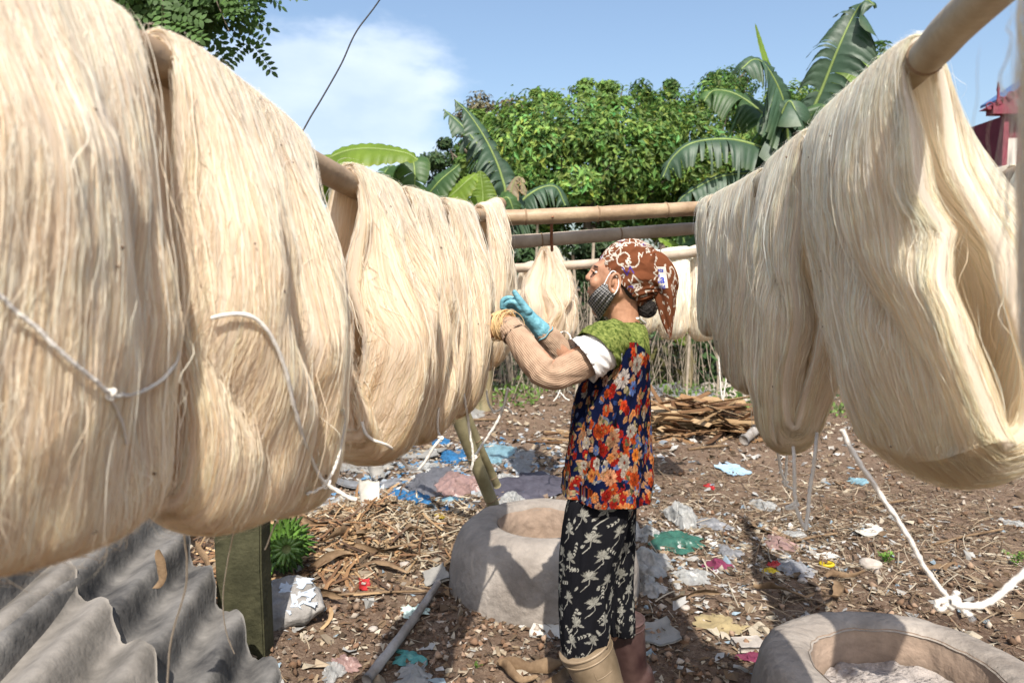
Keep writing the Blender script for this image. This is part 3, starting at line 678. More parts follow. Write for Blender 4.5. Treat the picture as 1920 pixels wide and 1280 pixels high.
# ------------------------------------------------------------------ vegetation
def leaf_mat(name, col, var=.3, trans=.4, rough=.62, col2=None): return mat(name, col, rough, var, 3, 0, attr='Col', spec=.4, trans=trans, col2=col2)
m_leafA = leaf_mat('leaf_bright', (.13, .215, .045)); m_leafB = leaf_mat('leaf_mid', (.065, .13, .028)); m_leafC = leaf_mat('leaf_dark', (.035, .07, .02), trans=.25)
m_leafO = leaf_mat('leaf_brownish', (.13, .115, .06), trans=.2)
m_bark = mat('grey_bark', (.16, .13, .10), .9, .35, 12, .6, 50, spec=.1)
m_vine = mat('dry_vine', (.30, .25, .19), .9, .3, 20, .3)
def leaves(n, cen, rad, size, r, shell=.55, asp=.45, droop=.25, tone=(.75, 1.25), hue=.12, lumps=None, fold=.25):
    """n leaf-sized folded blades through the lumps of a crown; returns V, F, C"""
    k = lumps if lumps is not None else max(6, n // 260)
    if np.isscalar(k):
        d = r.normal(size=(k, 3)); d /= np.linalg.norm(d, axis=1, keepdims=True)
        lc = d * (r.uniform(shell, 1, (k, 1))) * .82; lr = r.uniform(.18, .36, k)
    li = r.integers(0, k, n)
    d = r.normal(size=(n, 3)); d /= np.linalg.norm(d, axis=1, keepdims=True)
    p = lc[li] + d * (lr[li] * r.uniform(.35, 1.05, n) ** .6 * (1 + .35 * (r.random(n) < .08) * r.random(n)))[:, None]
    pos = np.array(cen) + p * np.array(rad)
    out = d * .7 + p * .6 + r.normal(0, .35, (n, 3)); out[:, 2] += .25; out /= np.linalg.norm(out, axis=1, keepdims=True)
    ax = r.normal(size=(n, 3)); ax -= out * np.sum(ax * out, 1, keepdims=True); ax /= np.linalg.norm(ax, axis=1, keepdims=True); ax[:, 2] -= droop; 
    sd_ = np.cross(out, ax); sd_ /= np.linalg.norm(sd_, axis=1, keepdims=True)
    L = (size * r.uniform(.6, 1.3, n))[:, None]; W = L * asp
    a = pos - ax * L * .5; b = pos + ax * L * .5; m1 = pos + sd_ * W * .5 + out * W * fold - ax * L * .05; m2 = pos - sd_ * W * .5 + out * W * fold - ax * L * .05
    V = np.stack([a, m1, b, m2], 1).reshape(-1, 3); i = np.arange(n)[:, None] * 4
    F = np.concatenate([i + np.array([[0, 1, 2]]), i + np.array([[0, 2, 3]])])
    lt = r.uniform(.85, 1.15, k)[li] if np.isscalar(k) else 1
    t = r.uniform(*tone, n) * lt; h = r.normal(0, hue, n)
    C = np.clip(np.stack([t * (1 + h), t, t * (1 - .5 * h)], 1), 0, 3); return V, F, np.repeat(C, 4, 0)
def tree(cen, rad, n, size, m, seed, label, base=None, cat='tree', name='broadleaf_tree', trunk=.09, group=None, nb=7, **k):
    r = np.random.default_rng(seed); cen = np.array(cen, float); rad = np.array(rad, float)
    if base is None: base = (cen[0], cen[1])
    b = np.array((base[0], base[1], float(g(base[0], base[1])) - .05))
    root = empty(name, b, label, cat, group)
    top = cen + (0, 0, -.2 * rad[2])
    A = Acc(); V, F = tubeVF([b, (b + top) / 2 + (r.normal(0, .1), 0, 0), top], [trunk * 1.3, trunk, trunk * .6], 8, 14, wob=.15); A.add(V, F)
    A.build('trunk', m_bark, root)
    for i in range(nb):
        d = r.normal(size=3); d[2] = abs(d[2]) * .8 - .1; d /= np.linalg.norm(d); s0 = b + (top - b) * r.uniform(.55, 1); e = cen + d * rad * .8
        tube('limb', [s0, (s0 + e) / 2 + r.normal(0, .06, 3) * rad, e], [trunk * .45, trunk * .3, trunk * .1], m_bark, root, seg=6, n=10)
    V, F, C = leaves(n, cen, rad, size, r, **k)
    tag(npmesh('crown', V, F, m, root, smooth=False, col=C), None, None, None, 'stuff')
    return root
def T(px, py, d, rx, ry, rdepth=None):      # crown centre and radii from the picture
    c = P(px, py, d); s = d / FPX; return c, (rx * s, (rdepth or rx * s * .8), ry * s)
c, rd = T(1100, 325, 11, 240, 170); tree(c, rd, 24000, .115, m_leafA, 1, 'bushy bright green fruit tree directly behind the crossbars', tone=(.45, 1.8), hue=.2, lumps=44)
c, rd = T(1290, 330, 12, 200, 165); tree(c, rd, 17000, .115, m_leafA, 2, 'bright green tree right of the fruit tree, behind the broad banana plant', tone=(.45, 1.6), hue=.2, lumps=36)
for _k, (_x, _y, _rx, _ry, _lb) in enumerate([(1235, 185, 62, 48, 'knobbly dark tree top left of the pale banana leaf'), (1355, 175, 75, 62, 'highest round tree top left of the broad banana plant'), (1440, 235, 80, 75, 'dark tree top directly behind the banana spear leaf')]):
    c, rd = T(_x, _y, 15.5 + .6 * _k, _rx, _ry); tree(c, rd, 2600, .12, m_leafB, 30 + _k, _lb, lumps=16, tone=(.6, 1.6))
for _k, (_x, _y, _rx, _ry, _lb) in enumerate([(1010, 205, 60, 42, 'pale green tree top at the left shoulder of the fruit tree'), (1130, 185, 70, 38, 'sprig of bright leaves on top of the fruit tree')]):
    c, rd = T(_x, _y, 11.8, _rx, _ry); tree(c, rd, 2200, .11, m_leafA, 36 + _k, _lb, lumps=12, tone=(.6, 1.7))
c, rd = T(1600, 175, 17, 100, 90); tree(c, rd, 5000, .17, m_leafB, 4, 'dark tree top showing behind the highest banana leaf', lumps=18)
c, rd = T(925, 230, 15, 85, 55); tree(c, rd, 2600, .12, m_leafO, 5, 'thin brownish tree top left of the bright fruit tree', lumps=22, tone=(.7, 1.3))
c, rd = T(850, 320, 14, 80, 60); tree(c, rd, 3200, .12, m_leafC, 6, 'small dark tree between the two banana clumps', lumps=16)
c, rd = T(1505, 300, 10.5, 150, 135); tree(c, rd, 10000, .12, m_leafA, 7, 'green bush at the foot of the broad banana plant')
c, rd = T(900, 280, 11.5, 70, 75); tree(c, rd, 3600, .13, m_leafA, 8, 'yellow-green sapling left of the bright fruit tree', lumps=14)
c, rd = T(960, 500, 9.5, 120, 85); tree(c, rd, 3500, .12, m_leafC, 9, 'dark shrub low behind the blue glove', cat='shrub', name='shrub', trunk=.04)
c, rd = T(1180, 505, 9.0, 150, 80); tree(c, rd, 4200, .11, m_leafC, 10, 'dark shrub low behind the head scarf', cat='shrub', name='shrub', trunk=.04)
# scraggy growth along the back of the yard
def undergrowth():
    r = np.random.default_rng(4); n = 34000
    x = r.uniform(-16, 16, n); y = 10.8 + r.normal(0, .9, n) + .8 * vn(x * .7, 0 * x, 2); h = (1.25 + .75 * vn(x * .8, 0 * x, 5)); z = np.abs(r.normal(0, .55, n)) * h
    ax = r.normal(size=(n, 3)); ax /= np.linalg.norm(ax, axis=1, keepdims=True); up = r.normal(size=(n, 3)); sd_ = np.cross(ax, up); sd_ /= np.linalg.norm(sd_, axis=1, keepdims=True)
    L = (.13 * r.uniform(.5, 1.4, n))[:, None]; pos = np.stack([x, y, z + g(x, y)], 1)
    V = np.stack([pos - ax * L * .5, pos + sd_ * L * .22, pos + ax * L * .5, pos - sd_ * L * .22], 1).reshape(-1, 3); i = np.arange(n)[:, None] * 4
    t = r.uniform(.6, 1.4, n); dry = (vn(x * 1.1, z, 8) > .35); C = np.stack([t * np.where(dry, 3, 1), t * np.where(dry, 1.4, 1), t * np.where(dry, 1.6, 1)], 1)
    tag(npmesh('undergrowth', V, [np.concatenate([i + np.array([[0, 1, 2]]), i + np.array([[0, 2, 3]])])], m_leafC, smooth=False, col=np.repeat(C, 4, 0)), 'tangled dark undergrowth closing the back of the yard', kind='stuff')
    n = 9000; x = r.uniform(-5, 6, n); y = r.uniform(7.2, 10.5, n); pos = np.stack([x, y, g(x, y) + np.abs(r.normal(0, .07, n)) * (1 + vn(x * 2, y * 2, 3))], 1)
    k = vn(x * .9, y * .9, 12) > .12; pos = pos[k]; n = len(pos)
    ax = r.normal(size=(n, 3)); ax[:, 2] = np.abs(ax[:, 2]); ax /= np.linalg.norm(ax, axis=1, keepdims=True); sd_ = np.cross(ax, r.normal(size=(n, 3))); sd_ /= np.linalg.norm(sd_, axis=1, keepdims=True)
    L = (.07 * r.uniform(.5, 1.4, n))[:, None]
    V = np.stack([pos - ax * L * .5, pos + sd_ * L * .25, pos + ax * L * .5, pos - sd_ * L * .25], 1).reshape(-1, 3); i = np.arange(n)[:, None] * 4
    t = r.uniform(.6, 1.4, n); tag(npmesh('low_weeds', V, [np.concatenate([i + np.array([[0, 1, 2]]), i + np.array([[0, 2, 3]])])], m_leafA, smooth=False, col=np.repeat(np.stack([t, t, t], 1), 4, 0)), 'low green weeds at the back of the bare ground', kind='stuff')
    # dry hanging vines
    A = Acc()
    for _ in range(230):
        px = r.choice([r.uniform(1060, 1120), r.uniform(1190, 1330), r.uniform(940, 1060)]); p0 = P(px, r.uniform(520, 670), r.uniform(8, 9.6)); p1 = p0.copy(); p1[2] = float(g(p0[0], p0[1])); p1[0] += r.normal(0, .22)
        V, F = tubeVF([p0, (p0 + p1) / 2 + r.normal(0, .05, 3), p1], r.uniform(.002, .006), 4, 7, cap=False); A.add(V, F, np.array((1, 1, 1)) * r.uniform(.6, 1.2))
    tag(A.build('dry_vines', m_vine), 'grey dry vines and stalks hanging behind the yard', kind='stuff')
undergrowth()
for i, (px, py) in enumerate([(1105, 470), (1082, 520), (1290, 560), (1345, 650), (1000, 455)]):
    a = P(px, py, 7.6 + .2 * i); b = a.copy(); b[2] = float(g(a[0], a[1])); a2 = a + (.05 * (-1) ** i, 0, .25)
    tag(tube('stake', [b, (a + b) / 2 + (.02, 0, 0), a2], .018, m_vine, seg=7, n=10, origin=b), ['thin leaning stake left of the scarf', 'dry stake under the far crossbar behind the mask', 'dry stick standing behind the scarf tail', 'short dark stake behind the right row of skeins', 'stick standing behind the parted skein'][i], 'stake', 'stakes at the back of the yard')

# ------------------------------------------------------------------ banana plants
def blade_mat(name, col, col2, trans=.4): return mat(name, col, .5, .2, 2.2, .25, 9, spec=.5, trans=trans, col2=col2, attr='Col', bdist=.02)
m_bl = {'g': blade_mat('banana_blade', (.045, .10, .03), (.075, .15, .04)), 'y': blade_mat('banana_blade_young', (.17, .29, .03), (.27, .40, .05), .6), 'd': blade_mat('banana_blade_blueish', (.035, .075, .04), (.06, .115, .06), .3), 'b': blade_mat('banana_blade_dry', (.22, .16, .09), (.33, .26, .16), .3)}
m_rib = mat('banana_midrib', (.20, .27, .08), .5, .2, 10, .1, trans=.1); m_pst = mat('banana_trunk', (.13, .13, .06), .7, .45, 4, .5, 14, stretch=(3, 3, .6), col2=(.26, .20, .11))
def banana_leaf(root, pts, width, kind='g', tear=.3, hang=.4, seed=0, curl=.3, side=(1, 1)):
    """pts: midrib (3-D); width in metres; blade built as strips torn apart along the veins"""
    r = np.random.default_rng(seed); n = 72; C = resample(np.array(pts), n); T_ = np.gradient(C, axis=0); T_ /= np.linalg.norm(T_, axis=1, keepdims=True)
    up = np.array((0, 0, 1.)); view = np.array((0, -1., 0))
    S = np.cross(T_, up + view * .8); S /= np.linalg.norm(S, axis=1, keepdims=True); Nn = np.cross(S, T_)
    t = np.linspace(0, 1, n); prof = np.clip(np.sin(np.clip((t + .02) / 1.02, 0, 1) ** .75 * math.pi), 0, 1) ** .55; prof[0] = .15; prof[-1] = .05
    A = Acc(); K = 6
    for sg, on in zip((1, -1), side):
        i = 0
        while i < n - 1:
            j = min(n - 1, i + (r.integers(1, 4) if r.random() < tear else r.integers(5, 14)))
            sag = hang * (r.uniform(.6, 1.5) if tear > .15 else 1.0); sweep = r.normal(.25, .12) if tear > .2 else .25; short = r.uniform(.75, 1.03) if r.random() < tear else 1
            idx = np.arange(i, j + 1); m = len(idx); w = np.linspace(0, 1, K)
            Wd = width * on * prof[idx][:, None] * w[None] * short
            gap = (1 - .5 * tear * w[None] ** 2)        # strips narrow outwards: slits open
            mid = C[idx].mean(0)
            base = C[idx][:, None] * gap[..., None] + mid * (1 - gap[..., None])
            d = S[idx][:, None] * sg * Wd[..., None] * math.cos(sag * .5) + T_[idx][:, None] * (Wd * sweep)[..., None]
            d = d + Nn[idx][:, None] * (Wd * curl * (1 - w[None]))[..., None]
            d[..., 2] -= Wd * (w[None] ** 1.3) * sag
            rip = .012 * width / .3 * np.sin(np.arange(m)[:, None] * 2.1 + w[None] * 2) * w[None]
            V = base + d + Nn[idx][:, None] * rip[..., None]
            cc = r.uniform(.85, 1.15); ed = np.ones((m, K, 3)) * cc; ed[:, -1] *= (1.25, 1.05, .8)
            A.add(V.reshape(-1, 3), gridF(m, K), ed.reshape(-1, 3)); i = j
    lf = A.build('leaf', m_bl[kind], root)
    tube('midrib', C, np.linspace(.03, .006, n) * min(1, width / .25), m_rib, lf, seg=6, origin=None) if False else None
    V, F = tubeVF(C, np.linspace(.026, .006, n) * min(1.2, width / .28), 6)
    npmesh('midrib', V, F, m_rib, lf, origin=np.array(root.location)); return lf
def banana_plant(bx, d, h, label, leafs, seed, r0=.13):
    b = P(bx, 540, d); b[2] = float(g(b[0], b[1]))
    root = empty('banana_plant', b, label, 'banana plant', 'banana plants behind the yard')
    top = b + (0, 0, h)
    tube('trunk', [b, b + (.03, 0, h * .5), top], [r0, r0 * .85, r0 * .55], m_pst, root, seg=12, n=16)
    for i, (pts, w, kind, tear, hang) in enumerate(leafs):
        q = [P(x, y, dd) for x, y, dd in pts]
        q = [top + (0, 0, -.15)] + q if np.linalg.norm(q[0] - top) > .15 else q
        banana_leaf(root, q, w * 1.5, kind, tear, hang, seed + i)
    return root
banana_plant(735, 7.2, 1.9, 'banana plant on the left with a bright arching leaf over the skeins', [
    ([(640, 318, 7.0), (612, 303, 6.8), (650, 284, 6.7), (700, 279, 6.6), (760, 287, 6.5), (783, 300, 6.5)], .20, 'y', .05, .35),
    ([(752, 330, 7), (772, 300, 6.8), (778, 330, 6.7), (776, 372, 6.7)], .17, 'g', .2, .3),
    ([(720, 350, 7), (690, 330, 7), (650, 325, 6.9), (610, 345, 6.8)], .15, 'd', .1, .5),
    ([(730, 350, 7.2), (722, 325, 7.3), (735, 310, 7.4)], .16, 'g', .1, .3),
    ([(590, 320, 7), (578, 285, 6.9), (572, 270, 6.9)], .12, 'd', .1, .2)], 10)
banana_plant(905, 7.4, 1.75, 'banana plant with two tall frayed leaves left of the fruit tree', [
    ([(945, 380, 7.4), (940, 330, 7.4), (915, 270, 7.4), (880, 215, 7.4), (852, 187, 7.4)], .17, 'd', .85, .9),
    ([(935, 370, 7.5), (915, 300, 7.6), (870, 240, 7.7), (832, 205, 7.8)], .17, 'd', .8, .7),
    ([(880, 400, 7.3), (835, 385, 7.2), (865, 350, 7.1), (893, 325, 7.1)], .20, 'y', .05, .3),
    ([(860, 410, 7.4), (800, 385, 7.4), (820, 345, 7.3), (862, 308, 7.3)], .20, 'g', .1, .3),
    ([(905, 400, 7.3), (905, 360, 7.3), (900, 320, 7.3)], .13, 'y', .1, .2),
    ([(960, 400, 7.5), (1000, 360, 7.5), (1040, 350, 7.5), (1060, 385, 7.5)], .18, 'd', .7, .8),
    ([(950, 390, 7.3), (962, 345, 7.3), (975, 332, 7.3), (985, 370, 7.3)], .07, 'b', .8, .9),
    ([(925, 400, 7.3), (950, 370, 7.2), (965, 400, 7.2)], .16, 'g', .2, .3)], 40, .1)
banana_plant(1490, 8.4, 2.6, 'tall banana plant right of centre with broad drooping leaves', [
    ([(1500, 270, 8.4), (1540, 170, 8.3), (1572, 90, 8.2), (1600, 30, 8.2), (1622, 2, 8.1), (1640, 10, 8.0)], .36, 'd', .75, .75),
    ([(1478, 270, 8.4), (1468, 190, 8.2), (1440, 130, 8.1), (1415, 112, 8.0), (1390, 130, 7.9)], .34, 'd', .5, .9),
    ([(1480, 260, 8.4), (1462, 180, 8.4), (1435, 110, 8.4), (1416, 45, 8.4)], .05, 'y', .0, .1),
    ([(1490, 310, 8.3), (1440, 282, 8.1), (1370, 262, 8.0), (1300, 268, 7.9), (1262, 295, 7.9), (1243, 332, 7.9)], .20, 'd', .75, .9),
    ([(1480, 300, 8.5), (1440, 225, 8.6), (1385, 180, 8.7), (1340, 170, 8.8), (1320, 190, 8.8)], .32, 'g', .45, .8),
    ([(1470, 330, 8.2), (1420, 325, 8.1), (1350, 332, 8.0), (1290, 362, 8.0), (1270, 380, 8.0)], .15, 'd', .5, .8),
    ([(1510, 290, 8.5), (1560, 190, 8.6), (1610, 120, 8.8), (1650, 105, 8.9)], .28, 'y', .4, .6),
    ([(1505, 300, 8.2), (1530, 240, 8.1), (1545, 200, 8.0), (1550, 240, 7.9)], .30, 'g', .5, .8),
    ([(1475, 300, 8.3), (1460, 240, 8.1), (1480, 190, 8.0), (1500, 230, 7.9)], .30, 'd', .6, .9),
    ([(1500, 330, 8.0), (1540, 290, 7.8), (1580, 240, 7.7)], .24, 'g', .3, .5)], 70, .17)
banana_plant(1290, 8.6, .75, 'young banana shoot low between the crossbars and the far skeins', [
    ([(1290, 500, 8.5), (1265, 460, 8.4), (1235, 448, 8.3)], .16, 'y', .1, .3), ([(1295, 500, 8.5), (1310, 450, 8.4), (1330, 430, 8.3)], .18, 'g', .1, .3),
    ([(1285, 500, 8.5), (1250, 480, 8.4), (1220, 470, 8.3)], .17, 'y', .1, .3), ([(1290, 500, 8.6), (1282, 450, 8.6), (1270, 425, 8.6)], .15, 'g', .1, .2)], 95, .07)

# ------------------------------------------------------------------ overhanging branch, upper left
def pinnate_tree():
    r = np.random.default_rng(8); base = P(-500, 540, 5.6); base[2] = float(g(base[0], base[1]))
    root = empty('pinnate_tree', base, 'tree with feathery dark leaflets reaching in at the upper left', 'tree')
    topc = P(330, -160, 5.0)
    tube('trunk', [base, (base + topc) / 2 + (-.4, 0, .6), topc + (-.6, 0, -.1)], [.11, .08, .05], m_bark, root, n=22)
    A = Acc(); tips = [(225, -10), (250, 20), (300, 15), (330, 60), (290, 70), (380, 20), (420, 15), (455, 35), (430, 60), (475, 85), (500, -25), (540, -15), (380, 75), (340, 35), (265, 50), (400, 45), (320, 85), (350, -10), (300, -30), (240, -40), (450, -10), (215, 10), (235, 35), (262, 5), (280, 45), (310, 50), (335, 10), (350, 70), (360, 30), (245, -20), (305, 70)]
    for k, (px, py) in enumerate(tips):
        e = P(px, py, 5 + r.normal(0, .25)); s0 = topc + (r.normal(-.2, .25), r.normal(0, .15), r.normal(-.05, .1)); mid = (s0 + e) / 2 + (0, 0, .12)
        tube('limb', [s0, mid, e], [.014, .008, .003], m_bark, root, seg=5, n=10)
        for q in range(13):        # compound leaves along the twig
            t = r.uniform(.35, 1); c = (1 - t) ** 2 * s0 + 2 * t * (1 - t) * mid + t * t * e
            d = r.normal(size=3) * (1, .7, .5); d[2] -= .35; d /= np.linalg.norm(d); Lr = r.uniform(.26, .38); nn = 7
            S_ = np.cross(d, (r.normal(0, .3), -1, .4)); S_ /= np.linalg.norm(S_); N2 = np.cross(S_, d)
            tw = r.uniform(.7, 1.3)
            V, F = tubeVF([c, c + d * Lr * .5 + (0, 0, .01), c + d * Lr - (0, 0, .03)], .002, 3, 5, cap=False); A.add(V, F, (.8, .7, .4))
            for j in range(nn * 2 + 1):
                f = (j // 2 + 1) / (nn + .5); sg = 1 if j % 2 else -1
                if j == nn * 2: dd = d; f = 1
                else: dd = S_ * sg * .9 + d * .35 + N2 * r.normal(0, .15)
                dd = dd / np.linalg.norm(dd); pb = c + d * Lr * f - (0, 0, .03 * f * f); L_ = .075 * (1 - .3 * abs(f - .5)) * r.uniform(.85, 1.1); ws = np.cross(dd, N2); ws /= np.linalg.norm(ws); wv = L_ * .24
                Vq = np.array([pb, pb + dd * L_ * .3 + ws * wv, pb + dd * L_ * .65 + ws * wv * .9, pb + dd * L_, pb + dd * L_ * .65 - ws * wv * .9, pb + dd * L_ * .3 - ws * wv]); Vq[[1, 2, 4, 5]] += N2 * wv * .25
                A.add(Vq, [np.array([(0, 1, 5), (1, 2, 4), (1, 4, 5), (2, 3, 4)])], np.array((1, 1, 1)) * tw * r.uniform(.8, 1.2))
    A.build('foliage', m_leafB, root, smooth=False)['kind'] = 'stuff'
pinnate_tree()
# black cable against the sky
m_cable = mat('black_cable', (.02, .02, .022), .5, .1, 10, 0)
tag(tube('overhead_cable', [P(500, 330, 2.6), P(556, 263, 2.7), P(585, 215, 2.75), P(605, 182, 2.8), P(640, 120, 2.9), P(668, 60, 3.0), P(712, 0, 3.1), P(790, -120, 3.4)], .0032, m_cable, seg=6, n=90), 'thin black cable crossing the sky above the left skeins', 'cable')
# ------------------------------------------------------------------ red house at the right edge
def house():
    m_red = mat('maroon_wall', (.13, .022, .035), .8, .2, 4, .2, 30); m_rd = mat('maroon_trim', (.17, .035, .05), .7, .2, 8, .2, 30); m_blue = mat('blue_roof', (.07, .13, .27), .5, .15, 4, .1, 20); m_pale = mat('pale_wall', (.55, .5, .45), .8, .1, 4, .1)
    D = 20.; a = P(1848, 300, D); root = empty('red_house', (a[0], D, 0), 'dark red house with a blue roof behind the open skein at the right', 'house')
    s = D / FPX
    def bx(nm, x0, x1, y0, y1, d0, d1, m):
        p, q = P(x0, y1, D), P(x1, y0, D); V, F = boxVF(((p[0] + q[0]) / 2, (d0 + d1) / 2, (p[2] + q[2]) / 2), ((q[0] - p[0]) / 2, (d1 - d0) / 2, (q[2] - p[2]) / 2)); return npmesh(nm, V, F, m, root, smooth=False)
    bx('wall', 1862, 2100, 218, 545, D, D + 3, m_red)
    bx('eave_board', 1846, 2110, 205, 219, D - .35, D - .05, m_rd)
    bx('column', 1866, 1874, 219, 545, D - .2, D - .01, m_rd)
    for x in (1884, 1930, 1980): 
        w = bx('window', x, x + 22, 260, 330, D - .06, D - .004, m_pale); 
    # gable roof: red pediment in front, blue sheets behind
    p0, p1, p2 = P(1846, 205, D - .3), P(2110, 205, D - .3), P(1978, 128, D - .3)
    V = np.array([p0, p1, p2, p0 + (0, .25, 0), p1 + (0, .25, 0), p2 + (0, .25, 0)]); npmesh('pediment', V, [np.array([(0, 1, 2), (3, 5, 4)]), np.array([(0, 2, 5, 3), (2, 1, 4, 5), (1, 0, 3, 4)])], m_rd, root, smooth=False)
    for k in range(6):
        x = 1856 + k * 20; c = P(x, 199 - k * 10, D - .34); npmesh('scroll', *tubeVF([c + (np.cos(t) * .1, 0, np.sin(t) * .1) for t in np.linspace(0, 5, 12)], .02, 5), m_red, root)
    q0, q2 = P(1892, 178, D), P(1978, 120, D); V = np.array([q0, q2, q2 + (0, 1.2, .0), q0 + (0, 1.2, 0), q0 - (0, 0, .08), q2 - (0, 0, .08), q2 + (0, 1.2, -.08), q0 + (0, 1.2, -.08)])
    npmesh('roof', V, [np.array([(0, 1, 2, 3), (7, 6, 5, 4), (0, 4, 5, 1), (1, 5, 6, 2), (2, 6, 7, 3), (3, 7, 4, 0)])], m_blue, root, smooth=False)
    npmesh('finial', *tubeVF([P(1872, 200, D - .2), P(1872, 172, D - .2), P(1872, 168, D - .2), P(1872, 154, D - .2)], [.05, .035, .05, .01], 8), m_rd, root)
house()
# ------------------------------------------------------------------ the woman
def capsule(pts, rad, seg=16, n=None, flat=1.0):
    """closed rounded tapering tube"""
    pts = np.asarray(pts, float); rad = np.asarray(rad, float) * np.ones(len(pts))
    n = n or max(8, 6 * len(pts)); q = resample(np.column_stack([pts, rad]), n); p, r = q[:, :3], q[:, 3]
    T0 = p[1] - p[0]; T0 /= np.linalg.norm(T0); T1 = p[-1] - p[-2]; T1 /= np.linalg.norm(T1); a = np.linspace(0, math.pi / 2, 6)
    P0 = [p[0] - T0 * r[0] * math.sin(x) for x in a[::-1][:-1]]; R0 = [max(r[0] * math.cos(x), 1e-5) for x in a[::-1][:-1]]
    P1 = [p[-1] + T1 * r[-1] * math.sin(x) for x in a[1:]]; R1 = [max(r[-1] * math.cos(x), 1e-5) for x in a[1:]]
    return tubeVF(np.vstack([P0, p, P1]), np.concatenate([R0, r, R1]), seg, flat=flat)
def fuse(name, parts, vox, m, parent, smooth_it=4, post=None, col=None):
    A = Acc()
    for V, F in parts: A.add(V, F)
    F = [np.vstack(f) for f in (A.F4, A.F3) if f]; V = np.vstack(A.V)
    o = npmesh('tmp', V, F, None); md = o.modifiers.new('r', 'REMESH'); md.mode = 'VOXEL'; md.voxel_size = vox; md.use_smooth_shade = True
    if smooth_it: s_ = o.modifiers.new('s', 'SMOOTH'); s_.iterations = smooth_it; s_.factor = .5
    dg = bpy.context.evaluated_depsgraph_get(); dg.update(); me = bpy.data.meshes.new_from_object(o.evaluated_get(dg)); bpy.data.objects.remove(o)
    V = np.empty(len(me.vertices) * 3); me.vertices.foreach_get('co', V); V = V.reshape(-1, 3)
    if post is not None: V = post(V)
    V = V - np.array(parent.location if parent.parent is None else parent.parent.location); me.vertices.foreach_set('co', V.ravel()); me.name = name
    me.materials.clear(); me.materials.append(m); me.update()
    me.polygons.foreach_set('use_smooth', np.ones(len(me.polygons), bool))
    return link(name, me, parent)

YW = 2.12
woman = empty('person', (P(1120, 900, YW)[0], YW, float(g(.3, YW))), 'woman in brown head scarf, floral vest and rubber boots reaching to the yarn', 'person')
WO = np.array(woman.location)
m_skin = mat('skin', (.33, .16, .09), .5, .2, 30, .5, 110, spec=.4, col2=(.46, .245, .15), bdist=.002)
H = lambda px, py, dy=0.: P(px, py, YW + dy)
mm = YW / FPX
Ry = lambda deg: rotm(0, math.radians(deg), 0)
# arms: (px, py, depth)
sh1, el1, wr1 = P(1138, 652, 1.985), P(1033, 706, 1.93), P(950, 612, 2.03)
sh2, el2, wr2 = P(1125, 640, 2.28), P(1088, 694, 2.34), P(1018, 622, 2.31)
body_parts = [
    sphVF(H(1180, 514), (.094, .076, .096)), sphVF(H(1150, 522, .0), (.062, .066, .080)), sphVF(H(1133, 550, .005), (.046, .052, .056)), sphVF(H(1122, 581, .01), (.022, .026, .020)),
    capsule([H(1160, 575, -.01), H(1124, 583, .0)], [.030, .018]), capsule([H(1158, 545, -.035), H(1128, 575, -.02)], [.032, .02]),
    sphVF(H(1120, 501, .012), (.016, .045, .014)), sphVF(H(1117, 530, -.022), (.020, .020, .022)), sphVF(H(1118, 530, .04), (.020, .020, .022)),
    capsule([H(1113, 503, .012), H(1107, 514, .012), H(1102, 521, .012)], [.008, .009, .0105]), sphVF(H(1106, 523, .002), (.009, .009, .008)), sphVF(H(1106, 523, .022), (.009, .009, .008)),
    sphVF(H(1108, 540, .012), (.010, .026, .008)), sphVF(H(1107, 545, .012), (.010, .021, .0055)), sphVF(H(1109, 552, .012), (.010, .019, .0065)), sphVF(H(1113, 565, .012), (.016, .028, .016)),
    capsule([H(1168, 560), H(1170, 600), H(1168, 640)], [.050, .050, .062]), capsule([H(1150, 575, -.04), H(1153, 608, -.02)], [.012, .016]),
    sphVF(H(1162, 705), (.070, .145, .15)), sphVF(H(1146, 820), (.095, .13, .16)), sphVF(H(1132, 930), (.095, .14, .13)),
    capsule([H(1163, 655), sh1 + (0, .02, 0)], [.055, .048]), capsule([H(1163, 655), sh2], [.055, .048]),
    capsule([sh1, (sh1 + el1) / 2, el1], [.052, .045, .036]), capsule([el1, el1 * .6 + wr1 * .4, wr1], [.036, .038, .024]),
    capsule([sh2, (sh2 + el2) / 2, el2], [.052, .045, .036]), capsule([el2, el2 * .6 + wr2 * .4, wr2], [.036, .038, .024]),
    capsule([P(1126, 940, 2.05), P(1104, 1090, 2.03), P(1099, 1220, 2.02), P(1148, 1370, 2.02)], [.075, .050, .034, .032]),
    capsule([P(1134, 940, 2.17), P(1147, 1060, 2.20), P(1161, 1180, 2.22), P(1186, 1300, 2.25)], [.072, .046, .032, .030])]
def ear_post(V): return V
fuse('body', body_parts, .0055, m_skin, woman, 3)
